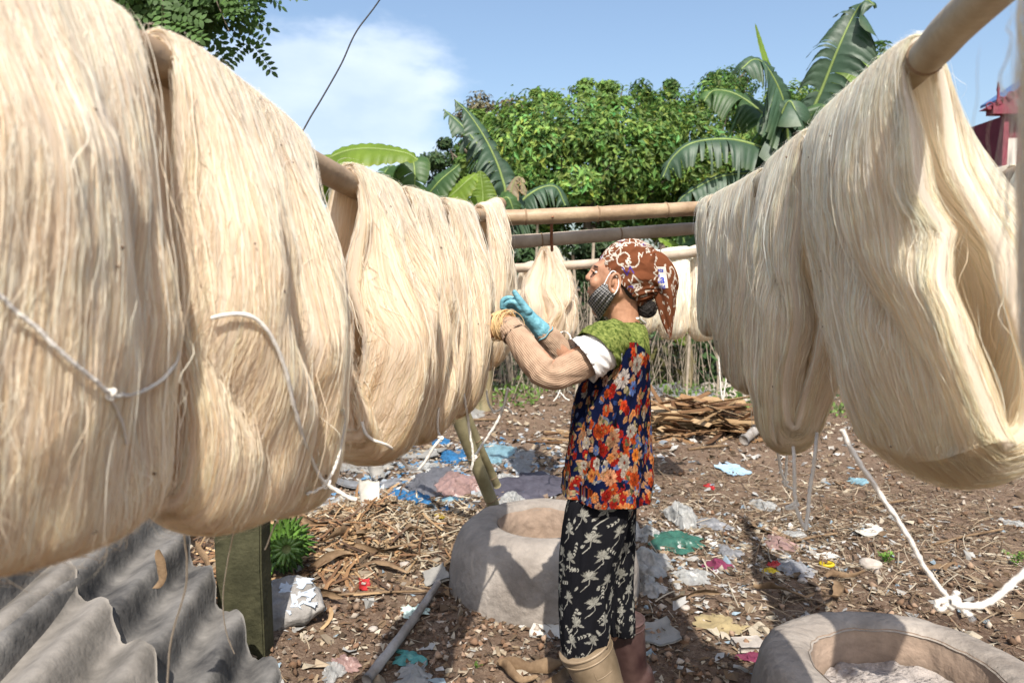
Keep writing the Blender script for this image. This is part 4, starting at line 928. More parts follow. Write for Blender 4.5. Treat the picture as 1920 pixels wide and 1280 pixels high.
# ear, eye, brow
ear_c = H(1152, 531, -.078)
th = np.linspace(0, 2 * math.pi, 26)
ear_rim = [ear_c + (math.cos(a) * .0155 + .003 * math.sin(a), -.006 + .004 * math.cos(a), math.sin(a) * .028 * (1 if a < math.pi else .95)) for a in th]
fuse('ear', [tubeVF(ear_rim, .0052, 8), sphVF(ear_c + (-.002, .004, 0), (.014, .007, .024)), sphVF(ear_c + (-.009, -.002, -.024), (.008, .006, .010)), sphVF(ear_c + (-.006, -.004, .002), (.006, .005, .012))], .0018, m_skin, woman, 2)
m_eye = mat('eye_white', (.55, .50, .45), .2, .05, 10, 0); m_hair = mat('dark_hair', (.018, .014, .012), .5, .5, 60, .5, 200, spec=.4, stretch=(1, 1, 4)); m_lip = mat('lip', (.30, .11, .085), .5, .1, 40, .2)
for dy in (-.018, .040):
    e = H(1119, 511, dy); npmesh('eye', *sphVF(e + (-.0005, 0, 0), (.009, .011, .0055)), m_eye, woman)
    npmesh('iris', *sphVF(e + (-.0085, 0, .0003), (.004, .006, .0052)), m_hair, woman)
    npmesh('eyelid', *capsule([e + (-.010, -.013, .004), e + (-.014, 0, .007), e + (-.010, .013, .004)], [.003, .004, .003]), m_skin, woman)
    npmesh('eyebrow', *capsule([H(1121, 500, dy - .017), H(1115, 499, dy), H(1118, 501, dy + .017)], [.0016, .0026, .0014]), m_hair, woman)
npmesh('lips', *capsule([H(1110, 548, -.008), H(1103, 547.5, .012), H(1110, 548, .032)], [.0022, .0032, .0022], flat=.9), m_lip, woman)

# ---- printed cloth: a small painter that fills a numpy canvas, sampled into the cloth's vertices
class Paint:
    def __init__(s, w, h, res, bg): s.w, s.h, s.r = w, h, res; s.nx, s.ny = int(w * res), int(h * res); s.a = np.tile(np.array(bg, float), (s.ny, s.nx, 1)); s.Y, s.X = np.mgrid[0:s.ny, 0:s.nx] / res
    def win(s, x, y, R):
        x0, x1 = max(0, int((x - R) * s.r)), min(s.nx, int((x + R) * s.r) + 1); y0, y1 = max(0, int((y - R) * s.r)), min(s.ny, int((y + R) * s.r) + 1); return slice(y0, y1), slice(x0, x1)
    def flower(s, x, y, R, c, n, r, line=.6, core=None, double=True):
        w = s.win(x, y, R * 1.1); dx, dy = s.X[w] - x, s.Y[w] - y
        if dx.size == 0: return
        rr = np.hypot(dx, dy) / R; t = np.arctan2(dy, dx); p0 = r.uniform(0, 6)
        for lay, (f, ph) in enumerate(((1, 0), (.62, .5)) if double else ((1, 0),)):
            ed = f * (.78 + .2 * np.abs(np.cos((t + p0) * n / 2 + ph * 3)) + .05 * np.cos(t * 17 + p0) + .05 * np.cos(t * 29 + 2 * p0)); m_ = rr < ed
            pet = np.abs(np.cos((t + p0) * n / 2 + ph * 3)); sh = (line + (1 - line) * np.clip(pet * 1.6, 0, 1)) * (.62 + .38 * np.clip(rr / ed, 0, 1)) * (1 + .22 * np.sin(t * n * 3.5 + rr * 4)) * (.8 + .3 * vn(dx / R * 4, dy / R * 4, int(n)))
            cc = np.array(c) * (1 if lay == 0 else .88); s.a[w][m_] = (cc[None] * sh[m_][:, None])
        if core is not None: m_ = rr < .2; s.a[w][m_] = np.array(core) * (.7 + .5 * r.random())
    def leaf(s, x, y, L, W, ang, c, line=True):
        w = s.win(x, y, L); dx, dy = s.X[w] - x, s.Y[w] - y; u = (dx * math.cos(ang) + dy * math.sin(ang)) / L; v = (-dx * math.sin(ang) + dy * math.cos(ang)) / W
        m_ = (u > 0) & (u < 1) & (np.abs(v) < np.sin(np.clip(u, 0, 1) ** .8 * math.pi)); s.a[w][m_] = c
        if line: m_ &= (np.abs(v) < .14); s.a[w][m_] = np.array(c) * .5
    def stroke(s, pts, wd, c):
        for (x0, y0), (x1, y1) in zip(pts[:-1], pts[1:]):
            w = s.win((x0 + x1) / 2, (y0 + y1) / 2, math.hypot(x1 - x0, y1 - y0) / 2 + wd); X, Y = s.X[w], s.Y[w]
            L2 = (x1 - x0) ** 2 + (y1 - y0) ** 2 + 1e-12; t = np.clip(((X - x0) * (x1 - x0) + (Y - y0) * (y1 - y0)) / L2, 0, 1); m_ = np.hypot(X - x0 - t * (x1 - x0), Y - y0 - t * (y1 - y0)) < wd / 2; s.a[w][m_] = c
    def at(s, x, y):
        xi = np.clip((np.asarray(x) * s.r).astype(int), 0, s.nx - 1); yi = np.clip((np.asarray(y) * s.r).astype(int), 0, s.ny - 1); return s.a[yi, xi]
def cloth_mat(name, rough=.8, trans=.03, sheen=0): return mat(name, (1, 1, 1), .95, .08, 40, .25, 500, spec=.04, attr='Col', trans=trans, bdist=.001, sheen=sheen)
m_print = cloth_mat('printed_cloth')
def rings(name, rows, ncirc, nrow, y_c, m, paint=None, fold=.006, seed=0, zref=None, nfold=9, exp=.85, parent=None, tilt=0., lean=None, close=False, colfn=None, scale=None, hemdrop=0, ydrift=None):
    """rows: (py, px_left, px_right, half depth) -> clothing made of horizontal rings"""
    R = np.array(rows, float); zr = zref or y_c
    Q = []
    for k, (py, xl, xr, hd) in enumerate(R):
        z = P(1000, py, zr)[2]; yc = y_c if ydrift is None else y_c + ydrift[k]; s_ = yc / FPX
        Q.append(((P(xl, py, yc)[0] + P(xr, py, yc)[0]) / 2, yc, z, (xr - xl) / 2 * s_, hd))
    Q = resample(np.array(Q), nrow)
    th = np.linspace(0, 2 * math.pi, ncirc, endpoint=False); t = np.linspace(0, 1, nrow)[:, None]
    c, s_ = np.cos(th)[None], np.sin(th)[None]
    f = np.sin(th * nfold + 2.2 * vn(th * 2 + 0 * t, t * 2.5, seed) * 1.5)[None] if False else vn(np.broadcast_to(th * nfold / 2, (nrow, ncirc)) + 1.2 * vn(np.broadcast_to(th, (nrow, ncirc)) * 1.5, np.broadcast_to(t * 3, (nrow, ncirc)), seed), np.broadcast_to(t * 2.2, (nrow, ncirc)), seed + 1)
    # seamless join at the ends of the circle
    bl = sst(0, .25, np.minimum(th, 2 * math.pi - th))[None]; f = f * bl
    fine = fbm(np.broadcast_to(th * 7, (nrow, ncirc)), np.broadcast_to(t * 9, (nrow, ncirc)), seed + 9, 3) * bl
    amp = fold * (.35 + .9 * t)
    rx = Q[:, 3:4] + amp * f + fold * .35 * fine; ry = Q[:, 4:5] + amp * f + fold * .35 * fine
    X = Q[:, 0:1] + rx * np.sign(c) * np.abs(c) ** exp; Y = Q[:, 1:2] + ry * np.sign(s_) * np.abs(s_) ** exp
    Z = Q[:, 2:3] + 0 * X - hemdrop * t * (X - Q[:, 0:1]) 
    V = np.stack([X, Y, Z], -1)
    # turn the lower edge inwards for thickness
    ctr = np.stack([Q[-1, 0] + 0 * X[-1], Q[-1, 1] + 0 * X[-1], Z[-1] + .006], -1); inner = ctr + (V[-1] - ctr) * .97; inner2 = ctr + (V[-1] - ctr) * .965 + (0, 0, .05)
    V2 = np.concatenate([V, inner[None], inner2[None]]); n2 = nrow + 2
    arc = np.broadcast_to(th[None] * .19, (nrow, ncirc)); hh = np.broadcast_to((Q[0, 2] - Q[:, 2])[:, None], (nrow, ncirc))
    if paint is not None: C = paint.at(arc / 1.2 * paint.w if False else arc % paint.w, hh % paint.h)
    elif colfn is not None: C = colfn(th[None] + 0 * X, X, Y, Z)
    else: C = np.ones((nrow, ncirc, 3))
    C2 = np.concatenate([C, C[-1:] * .6, C[-1:] * .5])
    return npmesh(name, V2.reshape(-1, 3), gridF(n2, ncirc, cv=True)[:, ::-1], m, parent or woman, col=C2.reshape(-1, 3))
# pattern of the vest
def vest_paint():
    r = np.random.default_rng(21); p = Paint(1.20, .62, 1000, (.004, .007, .028))
    OR, RD, PE, CR, LB, OL, BK = (.38, .06, .014), (.29, .017, .010), (.36, .19, .10), (.40, .36, .29), (.09, .14, .28), (.08, .08, .035), (.006, .006, .008)
    for _ in range(60): p.leaf(r.uniform(0, 1.2), r.uniform(.0, .62), r.uniform(.03, .07), r.uniform(.008, .02), r.uniform(0, 6.3), BK, False)
    for _ in range(420):
        y = r.uniform(.05, .62); 
        if r.random() < (y / .5) * .9 + .1: p.leaf(r.uniform(0, 1.2), y, r.uniform(.02, .045), r.uniform(.005, .012), r.uniform(0, 6.3), [OL, PE, (.28, .24, .13), (.10, .12, .16), (.30, .15, .06)][r.integers(5)])
    fl = []
    for _ in range(900):
        x, y = r.uniform(0, 1.2), r.uniform(.05, .62) ; R = r.uniform(.009, .022)
        if r.random() > .30 + 1.1 * max(0, y - .18) / .4: continue
        fl.append((x, y, R))
    for x, y, R in fl:
        c = [OR, RD, PE, OR, RD, CR, PE, (.55, .20, .06), LB][r.integers(9)]; p.flower(x, y, R, c, int(r.integers(5, 10)), r, .45, core=[(.35, .2, .04), (.10, .015, .01), (.25, .2, .12)][r.integers(3)])
    for _ in range(620): p.leaf(r.uniform(0, 1.2), r.uniform(.16, .62), r.uniform(.012, .03), r.uniform(.003, .007), r.uniform(0, 6.3), [OL, BK, (.25, .2, .1), (.02, .04, .12), (.3, .12, .04)][r.integers(5)])
    # the large flowers seen on the near side (th about 3/2 pi)
    cx = 1.5 * math.pi * .19
    for dx, y, R, c, n in ((-.012, .155, .036, (.58, .53, .47), 8), (.055, .115, .036, CR, 6), (.05, .185, .028, (.10, .17, .40), 7), (.01, .055, .018, RD, 5), (.02, .078, .017, (.68, .09, .02), 6), (-.05, .185, .021, RD, 7), (-.075, .2, .018, OR, 6), (.012, .235, .020, (.66, .07, .02), 5), (.03, .25, .018, RD, 6), (-.10, .165, .02, (.45, .28, .2), 5),
                           (-.02, .33, .03, PE, 8), (.055, .31, .026, CR, 9), (-.09, .31, .026, OR, 7), (-.055, .36, .024, RD, 7), (.03, .40, .03, CR, 10), (.085, .38, .024, (.66, .2, .03), 7), (-.02, .44, .028, (.6, .28, .14), 8), (.08, .45, .028, OR, 8), (-.1, .44, .024, (.7, .25, .06), 7), (-.03, .49, .022, RD, 6)):
        p.flower(cx + dx, y, R * .86, np.array(c) * .85, n, r, .35, core=(.35, .09, .03) if c[0] > .5 and c[1] > .4 else (.12, .02, .01))
    p.a *= np.array((.85, .82, .85)); return p
VP = vest_paint()
def vest_col(th, X, Y, Z):
    top = Z[0, 0]; C = VP.at((th * .19) % 1.2, (top - Z) * 1.0)
    s = np.sin(th)
    # green yoke over the shoulder and the back of the neck
    yoke = (top - Z) < (.052 + .075 * np.clip((np.cos(th) - .25), 0, 1) + .028 * np.clip(-np.cos(th), 0, 1))
    gcol = green_col(X, Z + Y); C = np.where(yoke[..., None], gcol, C); return C
def green_col(a, b):
    n1 = fbm(a * 160, b * 160, 5, 3); n2 = vn(a * 420, b * 420, 6)
    t = np.clip(.5 + .9 * n1 + .35 * n2, 0, 1)[..., None]
    return (1 - t) * np.array((.04, .065, .012)) + t * np.array((.20, .23, .065))
vest_rows = [(606, 1160, 1194, .055), (612, 1144, 1202, .105), (622, 1127, 1207, .145), (640, 1117, 1211, .168), (672, 1110, 1213, .172), (710, 1096, 1214, .168), (760, 1080, 1215, .172), (820, 1068, 1217, .18), (880, 1058, 1218, .195), (935, 1049, 1218, .206)]
rings('vest', vest_rows, 520, 300, YW, m_print, colfn=vest_col, fold=.014, seed=4, zref=2.02, nfold=7, exp=.9, hemdrop=.05)
m_white = mat('white_cotton', (.74, .72, .70), .8, .06, 10, .35, 30, sheen=.2, trans=.1); 
tube('collar', [H(1196, 596, -.055), H(1206, 604, -.03), H(1208, 606, 0), H(1204, 602, .03), H(1190, 594, .06), H(1160, 600, .07)], [.007] * 6, m_white, woman, n=30, flat=.5)
# green cap sleeve, white under-sleeve, ribbed arm warmers
def sleeve(name, pts, rad, m, nu=80, seg=72, ribs=0, ramp=0., fold=.003, seed=0, colfn=None, flat=1., wr=0.):
    q = resample(np.column_stack([np.array(pts), rad]), nu); C, R = q[:, :3], q[:, 3]; T_, A, B = frames(C); th = np.linspace(0, 2 * math.pi, seg, endpoint=False); t = np.linspace(0, 1, nu)[:, None]
    TH = np.broadcast_to(th, (nu, seg)); f = fold * (vn(np.cos(TH) * 2.2 + 5, np.sin(TH) * 2.2 + t * 6, seed) + .5 * vn(np.cos(TH) * 4, np.sin(TH) * 4 + t * 16, seed + 3))
    if wr: f = f + wr * np.sin(t * 34 + 2 * np.cos(TH) + 3 * vn(t * 8 + 0 * TH, np.cos(TH), seed)) * (np.exp(-((t - .42) / .12) ** 2) + .45 * np.exp(-((t - .93) / .08) ** 2) + .12)
    rr = R[:, None] + f + ramp * np.cos(ribs * TH)
    V = C[:, None] + rr[..., None] * (np.cos(TH)[..., None] * A[:, None] + flat * np.sin(TH)[..., None] * B[:, None])
    i0 = C[0] + (V[0] - C[0]) * .93 + T_[0] * .012; i1 = C[-1] + (V[-1] - C[-1]) * .93 - T_[-1] * .015
    V = np.concatenate([i0[None], V, i1[None]]); col = colfn(V[..., 0], V[..., 2] + V[..., 1]) if colfn else (np.ones(V.shape) if ribs == 0 else np.ones(V.shape) * (.95 + .05 * np.cos(ribs * TH[:1])[..., None]))
    return npmesh(name, V.reshape(-1, 3), gridF(nu + 2, seg, cv=True)[:, ::-1], m, woman, col=col.reshape(-1, 3))
m_knit = mat('ribbed_knit', (.31, .205, .14), .95, .1, 30, .5, 350, attr='Col', sheen=.1, spec=.05, col2=(.40, .285, .20), bdist=.002)
sleeve('arm_warmer', [P(1105, 672, 1.955), P(1068, 692, 1.94), P(1034, 705, 1.93), P(1008, 684, 1.95), P(975, 640, 1.99), P(948, 606, 2.03)], [.045, .045, .042, .043, .037, .029], m_knit, nu=170, seg=260, ribs=44, ramp=.00075, fold=.003, wr=.0028, seed=3)
sleeve('arm_warmer', [P(1110, 660, 2.33), P(1092, 690, 2.34), P(1070, 678, 2.34), P(1040, 645, 2.325), P(1016, 620, 2.31)], [.044, .044, .043, .040, .031], m_knit, nu=110, seg=220, ribs=40, ramp=.0006, fold=.003, wr=.001, seed=5)
sleeve('cuff_roll', [P(953, 612, 2.025), P(966, 628, 2.005)], [.035, .039], m_knit, nu=14, seg=120, ribs=30, ramp=.0008, fold=.002)
sleeve('white_sleeve', [P(1142, 650, 1.985), P(1115, 663, 1.965), P(1092, 677, 1.955)], [.060, .066, .068], m_white, nu=40, seg=90, fold=.006, seed=8)
sleeve('white_sleeve', [P(1125, 640, 2.28), P(1112, 662, 2.31)], [.06, .062], m_white, nu=30, seg=60, fold=.005, seed=9)
m_green = cloth_mat('green_lace', .8, .05)
sleeve('cap_sleeve', [P(1162, 622, 2.02), P(1148, 634, 1.995), P(1128, 650, 1.975), P(1118, 660, 1.965)], [.040, .060, .073, .075], m_green, nu=110, seg=200, fold=.004, seed=6, colfn=green_col)
sleeve('cap_sleeve', [P(1155, 622, 2.20), P(1135, 640, 2.27), P(1122, 655, 2.30)], [.045, .062, .07], m_green, nu=60, seg=100, fold=.004, seed=7, colfn=green_col)
# trousers
def trouser_paint():
    r = np.random.default_rng(5); p = Paint(.75, .60, 900, (.008, .008, .010)); W = (.27, .26, .225)
    for gx in range(9):
        for gy in range(9):
            x = (gx + .5 * (gy % 2) + r.uniform(.1, .5)) * .083; y = gy * .066 + r.uniform(.0, .02); an = r.uniform(-.6, .6) - 1.57
            for k in range(-3, 4):
                p.leaf(x, y, .025 * r.uniform(.8, 1.1), .0036, an + k * .34, np.array(W) * r.uniform(.55, 1.0)); 
            for k in (-1, 1): p.leaf(x, y, .026, .0045, an + k * 2.0, np.array(W) * .8)
            p.stroke([(x, y), (x - .012 * math.cos(an), y - .022 * math.sin(an)), (x - .02, y + .045)], .0022, W)
            sx, sy = x + .04, y + .028; a2 = r.uniform(0, 3)
            for k in range(4):
                px_, py_ = sx + k * .0105 * math.cos(a2), sy + k * .0105 * math.sin(a2)
                for q in (-1, 1): p.leaf(px_, py_, .0095, .0022, a2 + q * .55, W, False)
            if r.random() < .6: p.leaf(x - .03, y + .03, .02, .004, r.uniform(0, 6), W)
    return p
TP = trouser_paint()
m_trou = cloth_mat('printed_trousers', .8, 0)
def tcol(off): return lambda th, X, Y, Z: TP.at((th * .095 + off) % .75, (Z.max() - Z) % .6)
rings('trouser_leg', [(905, 1086, 1180, .04), (930, 1076, 1184, .060), (948, 1063, 1188, .078), (1000, 1054, 1176, .090), (1060, 1050, 1162, .088), (1120, 1047, 1152, .080), (1180, 1047, 1147, .075), (1222, 1050, 1144, .068), (1240, 1056, 1142, .055)], 300, 260, 2.03, m_trou, colfn=tcol(.1), fold=.008, seed=12, nfold=7, zref=2.0)
rings('trouser_leg', [(905, 1064, 1197, .10), (950, 1070, 1195, .098), (1000, 1086, 1192, .092), (1060, 1106, 1188, .084), (1120, 1124, 1186, .076), (1165, 1134, 1186, .07), (1190, 1140, 1186, .055)], 220, 200, 2.20, m_trou, colfn=tcol(.4), fold=.008, seed=14, nfold=6, zref=2.17)
rings('waistband', [(860, 1092, 1184, .13), (900, 1084, 1186, .14), (935, 1078, 1188, .14), (960, 1080, 1182, .10)], 220, 60, YW, m_trou, colfn=tcol(.2), fold=.002, seed=15)
# rubber boots
m_boot1 = mat('dusty_olive_rubber', (.10, .068, .035), .5, .25, 7, .25, 60, spec=.4, col2=(.25, .185, .12), bdist=.002)
m_boot2 = mat('dark_maroon_rubber', (.035, .016, .016), .4, .3, 7, .2, 60, spec=.45, col2=(.11, .065, .055), bdist=.002)
def boot(name, shaft, rads, ank, toe, m, rim_r, label):
    z0 = float(g(ank[0], ank[1])) + .004
    ank = np.array((ank[0], ank[1], z0 + .06)); toe = np.array((toe[0], toe[1], z0 + .045))
    sh = capsule(list(shaft) + [ank], list(rads) + [.052])
    # the shaft is an open tube: cut its cap with an inner lining
    o = fuse(name, [tubeVF(resample(np.array(list(shaft) + [ank]), 24), np.interp(np.linspace(0, 1, 24), np.linspace(0, 1, len(rads) + 1), list(rads) + [.052]), 40), capsule([ank + (0, 0, -.01), (ank + toe) / 2, toe], [.052, .047, .040], flat=1.05), sphVF(ank + (.01, 0, -.025), (.048, .04, .036))], .005, m, woman, 3)
    o['label'] = label
    d = np.array(shaft[1]) - np.array(shaft[0]); d /= np.linalg.norm(d); a = np.cross(d, (0, 1, 0)); a /= np.linalg.norm(a); b = np.cross(d, a)
    for nm, off, rr in (('rim', .0, .0045), ('rim_band', .022, .0025)):
        t = np.linspace(0, 2 * math.pi, 60); R = rim_r - .0005; npmesh(nm, *tubeVF([np.array(shaft[0]) + d * (off + .003) + R * (a * math.cos(x) + b * math.sin(x)) for x in t], rr, 8, cap=False), m, o, origin=WO)
    S = np.concatenate([np.array([[x, -z0 * 0 + 0, 0]]) for x in [0]])
    sole = capsule([ank + (.015, 0, -.05), (ank + toe) / 2 + (0, 0, -.045), toe + (-.005, 0, -.037)], [.045, .04, .036], flat=1); sV = sole[0]; sV[:, 2] = np.clip(sV[:, 2], z0, z0 + .022); npmesh('sole', sV, sole[1], m, o, origin=WO)
    return o
b1 = boot('boot', [P(1096, 1208, 2.02), P(1112, 1245, 2.02), P(1130, 1290, 2.02), P(1152, 1350, 2.02)], [.082, .077, .068, .055], P(1165, 1400, 2.02), P(1085, 1405, 2.02), m_boot1, .082, 'dusty olive boot on the near leg')
b2 = boot('boot', [P(1173, 1160, 2.24), P(1178, 1210, 2.24), P(1186, 1260, 2.25)], [.062, .060, .056], P(1196, 1318, 2.25), P(1115, 1322, 2.27), m_boot2, .062, 'dark maroon boot on the far leg')
def boot_label():
    d = P(1130, 1290, 2.02) - P(1096, 1208, 2.02); d /= np.linalg.norm(d); a = np.cross(d, (0, 1, 0)); a /= np.linalg.norm(a); b = np.cross(d, a); c = P(1109, 1240, 2.02); 
    if b[1] > 0: b = -b
    def pt(u, v): ang = u / .078; return c + d * v + .0775 * (math.sin(ang) * a * (1 if a[0] > 0 else -1) + math.cos(ang) * b)
    q = [pt(u, -.013) for u in np.linspace(.002, .058, 9)] + [pt(.058, v) for v in np.linspace(-.01, .016, 4)] + [pt(u, .016) for u in np.linspace(.055, .002, 9)] + [pt(.002, v) for v in np.linspace(.013, -.013, 4)]
    npmesh('embossed_label', *tubeVF(q, .0014, 5), m_boot1, b1, origin=WO)
boot_label()
# gloves
m_blue = mat('blue_nitrile', (.11, .33, .41), .5, .2, 16, 1.0, 42, spec=.5, col2=(.20, .46, .54), trans=.15, bdist=.008); m_tanglove = mat('tan_latex', (.40, .20, .10), .45, .15, 14, .4, 70, spec=.45, trans=.15, col2=(.52, .29, .16), bdist=.003)
def glove(name, wrist, palm, fingers, thumb, m, palmr, label, cuffr=.032):
    wrist, palm = np.array(wrist), np.array(palm); d = palm - wrist; L = np.linalg.norm(d)
    parts = [capsule([wrist, wrist + d * .5], [cuffr, .027]), capsule([wrist + d * .35, palm], [palmr[0], palmr[1]], flat=palmr[2])]
    for f in fingers: parts.append(capsule(f[0], np.linspace(f[1], f[1] * .78, len(f[0])), seg=12))
    parts.append(capsule(thumb, [.015, .0115, .009], seg=12))
    o = fuse(name, parts, .0028, m, woman, 2); o['label'] = label; return o
q = lambda px, py, d: P(px, py, d)
g2 = glove('glove', q(1016, 620, 2.31), q(984, 586, 2.30), [
    ([q(978, 580, 2.275), q(962, 566, 2.27), q(948, 572, 2.28), q(948, 586, 2.29)], .0105), ([q(976, 578, 2.295), q(960, 560, 2.295), q(944, 562, 2.30), q(941, 576, 2.305)], .0105),
    ([q(975, 582, 2.315), q(960, 574, 2.32), q(946, 580, 2.325), q(950, 592, 2.325)], .010), ([q(980, 592, 2.33), q(968, 590, 2.335), q(957, 594, 2.335), q(956, 602, 2.33)], .009)],
    [q(990, 584, 2.275), q(974, 562, 2.265), q(965, 548, 2.265)], m_blue, (.034, .034, .75), 'pale blue rubber glove on the far hand')
_w = q(1022, 626, 2.312); _d = q(984, 586, 2.30) - _w; _d /= np.linalg.norm(_d); _a = np.cross(_d, (0, 0, 1)); _a /= np.linalg.norm(_a); _b = np.cross(_a, _d)
npmesh('glove_cuff', *tubeVF([_w + .0335 * (_a * math.cos(x) + _b * math.sin(x)) + _d * .002 * math.sin(5 * x) for x in np.linspace(0, 6.283, 50)], .0022, 6, cap=False), m_blue, g2, origin=WO)
g1 = glove('glove', q(948, 609, 2.035), q(918, 612, 2.065), [
    ([q(912, 606, 2.055), q(897, 612, 2.065), q(890, 628, 2.075), q(888, 642, 2.08)], .0105), ([q(912, 610, 2.075), q(899, 620, 2.085), q(894, 634, 2.09), q(894, 646, 2.095)], .0105),
    ([q(915, 602, 2.04), q(898, 603, 2.045), q(888, 614, 2.055), q(884, 628, 2.06)], .010), ([q(918, 618, 2.09), q(906, 630, 2.10), q(901, 640, 2.105)], .009)],
    [q(926, 622, 2.04), q(912, 632, 2.035), q(900, 640, 2.04)], m_tanglove, (.034, .033, .7), 'tan glove on the near hand, yarn wound round its wrist')
def wrist_yarn():
    r = np.random.default_rng(3); A = Acc(); c = q(942, 610, 2.04); ax = q(948, 609, 2.035) - q(918, 612, 2.065); ax /= np.linalg.norm(ax); a = np.cross(ax, (0, 0, 1)); a /= np.linalg.norm(a); b = np.cross(a, ax)
    for k in range(46):
        t = np.linspace(0, 2 * math.pi, 30); tl = r.normal(0, .25, 2); R = .036 + abs(r.normal(0, .004)); o_ = ax * r.normal(.0, .010)
        C = [c + o_ + R * (a * math.cos(x) + b * math.sin(x) * 1.02) + ax * (tl[0] * R * math.cos(x) + tl[1] * R * math.sin(x)) for x in t]; V, F = tubeVF(C, r.uniform(.0006, .0015), 5, cap=False); A.add(V, F, np.array((.95, .78, .5)) * r.uniform(.8, 1.05))
    for k in range(26):
        p0 = c + a * r.normal(0, .02) + b * r.uniform(-.035, .035) - ax * .005; p1 = p0 - ax * r.uniform(.03, .08) + (0, 0, r.normal(-.02, .02)); V, F = tubeVF([p0, (p0 + p1) / 2 + r.normal(0, .006, 3), p1], r.uniform(.0005, .001), 4, 8, cap=False); A.add(V, F, np.array((.95, .78, .5)) * r.uniform(.8, 1.05))
    tag(A.build('wound_yarn', m_fibL, g1, origin=WO), None, None, None, 'stuff')
wrist_yarn()
# head scarf
def scarf():
    r = np.random.default_rng(9); C0 = H(1181, 513); ax = np.array((.70, 0, .715)); e1 = np.array((0, -1., 0)); e2 = np.cross(ax, e1)
    na, nb = 150, 260; amax = math.radians(119); a = np.linspace(.001, amax, na); b = np.linspace(0, 2 * math.pi, nb, endpoint=False); A_, B_ = np.meshgrid(a, b, indexing='ij')
    # print
    p = Paint(2 * math.pi, amax, 100, (.135, .047, .022)); W = (.50, .45, .38)
    for _ in range(210):
        x, y = r.uniform(0, 6.28), r.uniform(.1, amax); sc = r.uniform(.08, .15); an = r.uniform(0, 6.28); kind = r.integers(4); t = np.linspace(0, 1, 9)
        pts = [np.stack([t, .5 * np.sin(t * 6)], 1), np.stack([np.cos(t * 4.4), np.sin(t * 4.4)], 1), np.array([(0, 0), (1, 0), (.2, .6), (1.1, .7)]), np.array([(0, 0), (.5, 1), (1, 0), (1.4, .9)])][kind] * sc * 1.6
        R2 = np.array([(math.cos(an), -math.sin(an)), (math.sin(an), math.cos(an))]); pts = pts @ R2.T + (x, y); p.stroke([tuple(q_) for q_ in pts], .036 if y > .4 else .026, W if r.random() < .9 else (.05, .04, .25))
    for k in range(0, 90, 2):    # pale border scribbles along the edge
        x = k / 90 * 6.28; p.stroke([(x, amax - .10), (x + .05, amax - .03)], .018, W)
    def surf(ra, extra=0., fold=True, amx=None):
        d = np.cos(A_)[..., None] * ax + np.sin(A_)[..., None] * (np.cos(B_)[..., None] * e1 + np.sin(B_)[..., None] * e2)
        V = C0 + d * np.array(ra)
        if fold:
            K = H(1212, 552, -.02); w = V - K; dist = np.linalg.norm(w, axis=-1); ang = np.arctan2(w[..., 1], w[..., 2] - .3 * w[..., 0])
            f = (np.sin(ang * 13 + 3 * vn(dist * 20, ang * 3, 4)) * .5 + .5 * vn(ang * 9, dist * 9, 5)) * np.exp(-dist / .11) * .013 + .0045 * (1 - 2 * np.abs(fbm(A_ * 2.2 + .6 * np.sin(B_), np.cos(B_) * 3.2 + np.sin(B_) * 2, 6, 3)))
            V = V + d * f[..., None]
        return V
    V = surf((.098, .084, .103)); inn = C0 + (V[-1] - C0) * .955
    V2 = np.concatenate([V, inn[None]]); col = np.concatenate([p.at(B_, A_), np.tile((.15, .05, .02), (1, nb, 1))])
    s = npmesh('head_scarf', V2.reshape(-1, 3), gridF(na + 1, nb, cv=True), m_print, woman, col=col.reshape(-1, 3))
    Vh = C0 + (surf((.099, .081, .100), fold=False) - C0); 
    # hair showing under the scarf edge
    A2, B2 = np.meshgrid(np.linspace(1.7, math.radians(127), 20), b, indexing='ij'); d = np.cos(A2)[..., None] * ax + np.sin(A2)[..., None] * (np.cos(B2)[..., None] * e1 + np.sin(B2)[..., None] * e2)
    V = C0 + d * np.array((.0965, .0785, .0985)); front = (V[..., 0] < H(1150, 500)[0]); V[front] = (C0 + d * np.array((.088, .07, .09)))[front]
    npmesh('hair', V.reshape(-1, 3), gridF(20, nb, cv=True), m_hair, woman)
    rb = np.random.default_rng(2); A = Acc(); c = H(1213, 577, -.02)
    V, F = sphVF(c, (.026, .028, .026)); A.add(V + .004 * np.stack([fbm(V[:, 1] * 90, V[:, 2] * 90, k, 3) for k in range(3)], 1), F)
    for k in range(90):
        d0 = rb.normal(size=3); d0 /= np.linalg.norm(d0); t = np.linspace(0, 1, 8); u_ = np.cross(d0, rb.normal(size=3)); u_ /= np.linalg.norm(u_); Cc = [c + (.026 + .006 * math.sin(x * 3)) * (d0 * math.cos(x * 2.2) + u_ * math.sin(x * 2.2)) for x in t]; V, F = tubeVF(Cc, .0011, 4, cap=False); A.add(V, F)
    A.build('hair_bun', m_hair, woman)
    # knotted tail
    path = [H(1205, 500, -.01), H(1226, 500, -.015), H(1243, 525, -.02), H(1249, 565, -.02), H(1252, 600, -.02), H(1257, 634, -.02)]; rd = [.046, .050, .043, .030, .018, .003]
    q_ = resample(np.column_stack([np.array(path), rd]), 120); Cc, Rr = q_[:, :3], q_[:, 3]; T_, Aa, Bb = frames(Cc); th = np.linspace(0, 2 * math.pi, 120, endpoint=False); TH = np.broadcast_to(th, (120, 120)); t = np.linspace(0, 1, 120)[:, None]
    f = 1 + .16 * np.sin(TH * 4 + t * 4 + 2 * vn(t * 4 + 0 * TH, np.cos(TH), 8)) * sst(.1, .5, t) + .05 * vn(np.cos(TH) * 3, t * 9 + np.sin(TH) * 2, 3)
    fl = .75
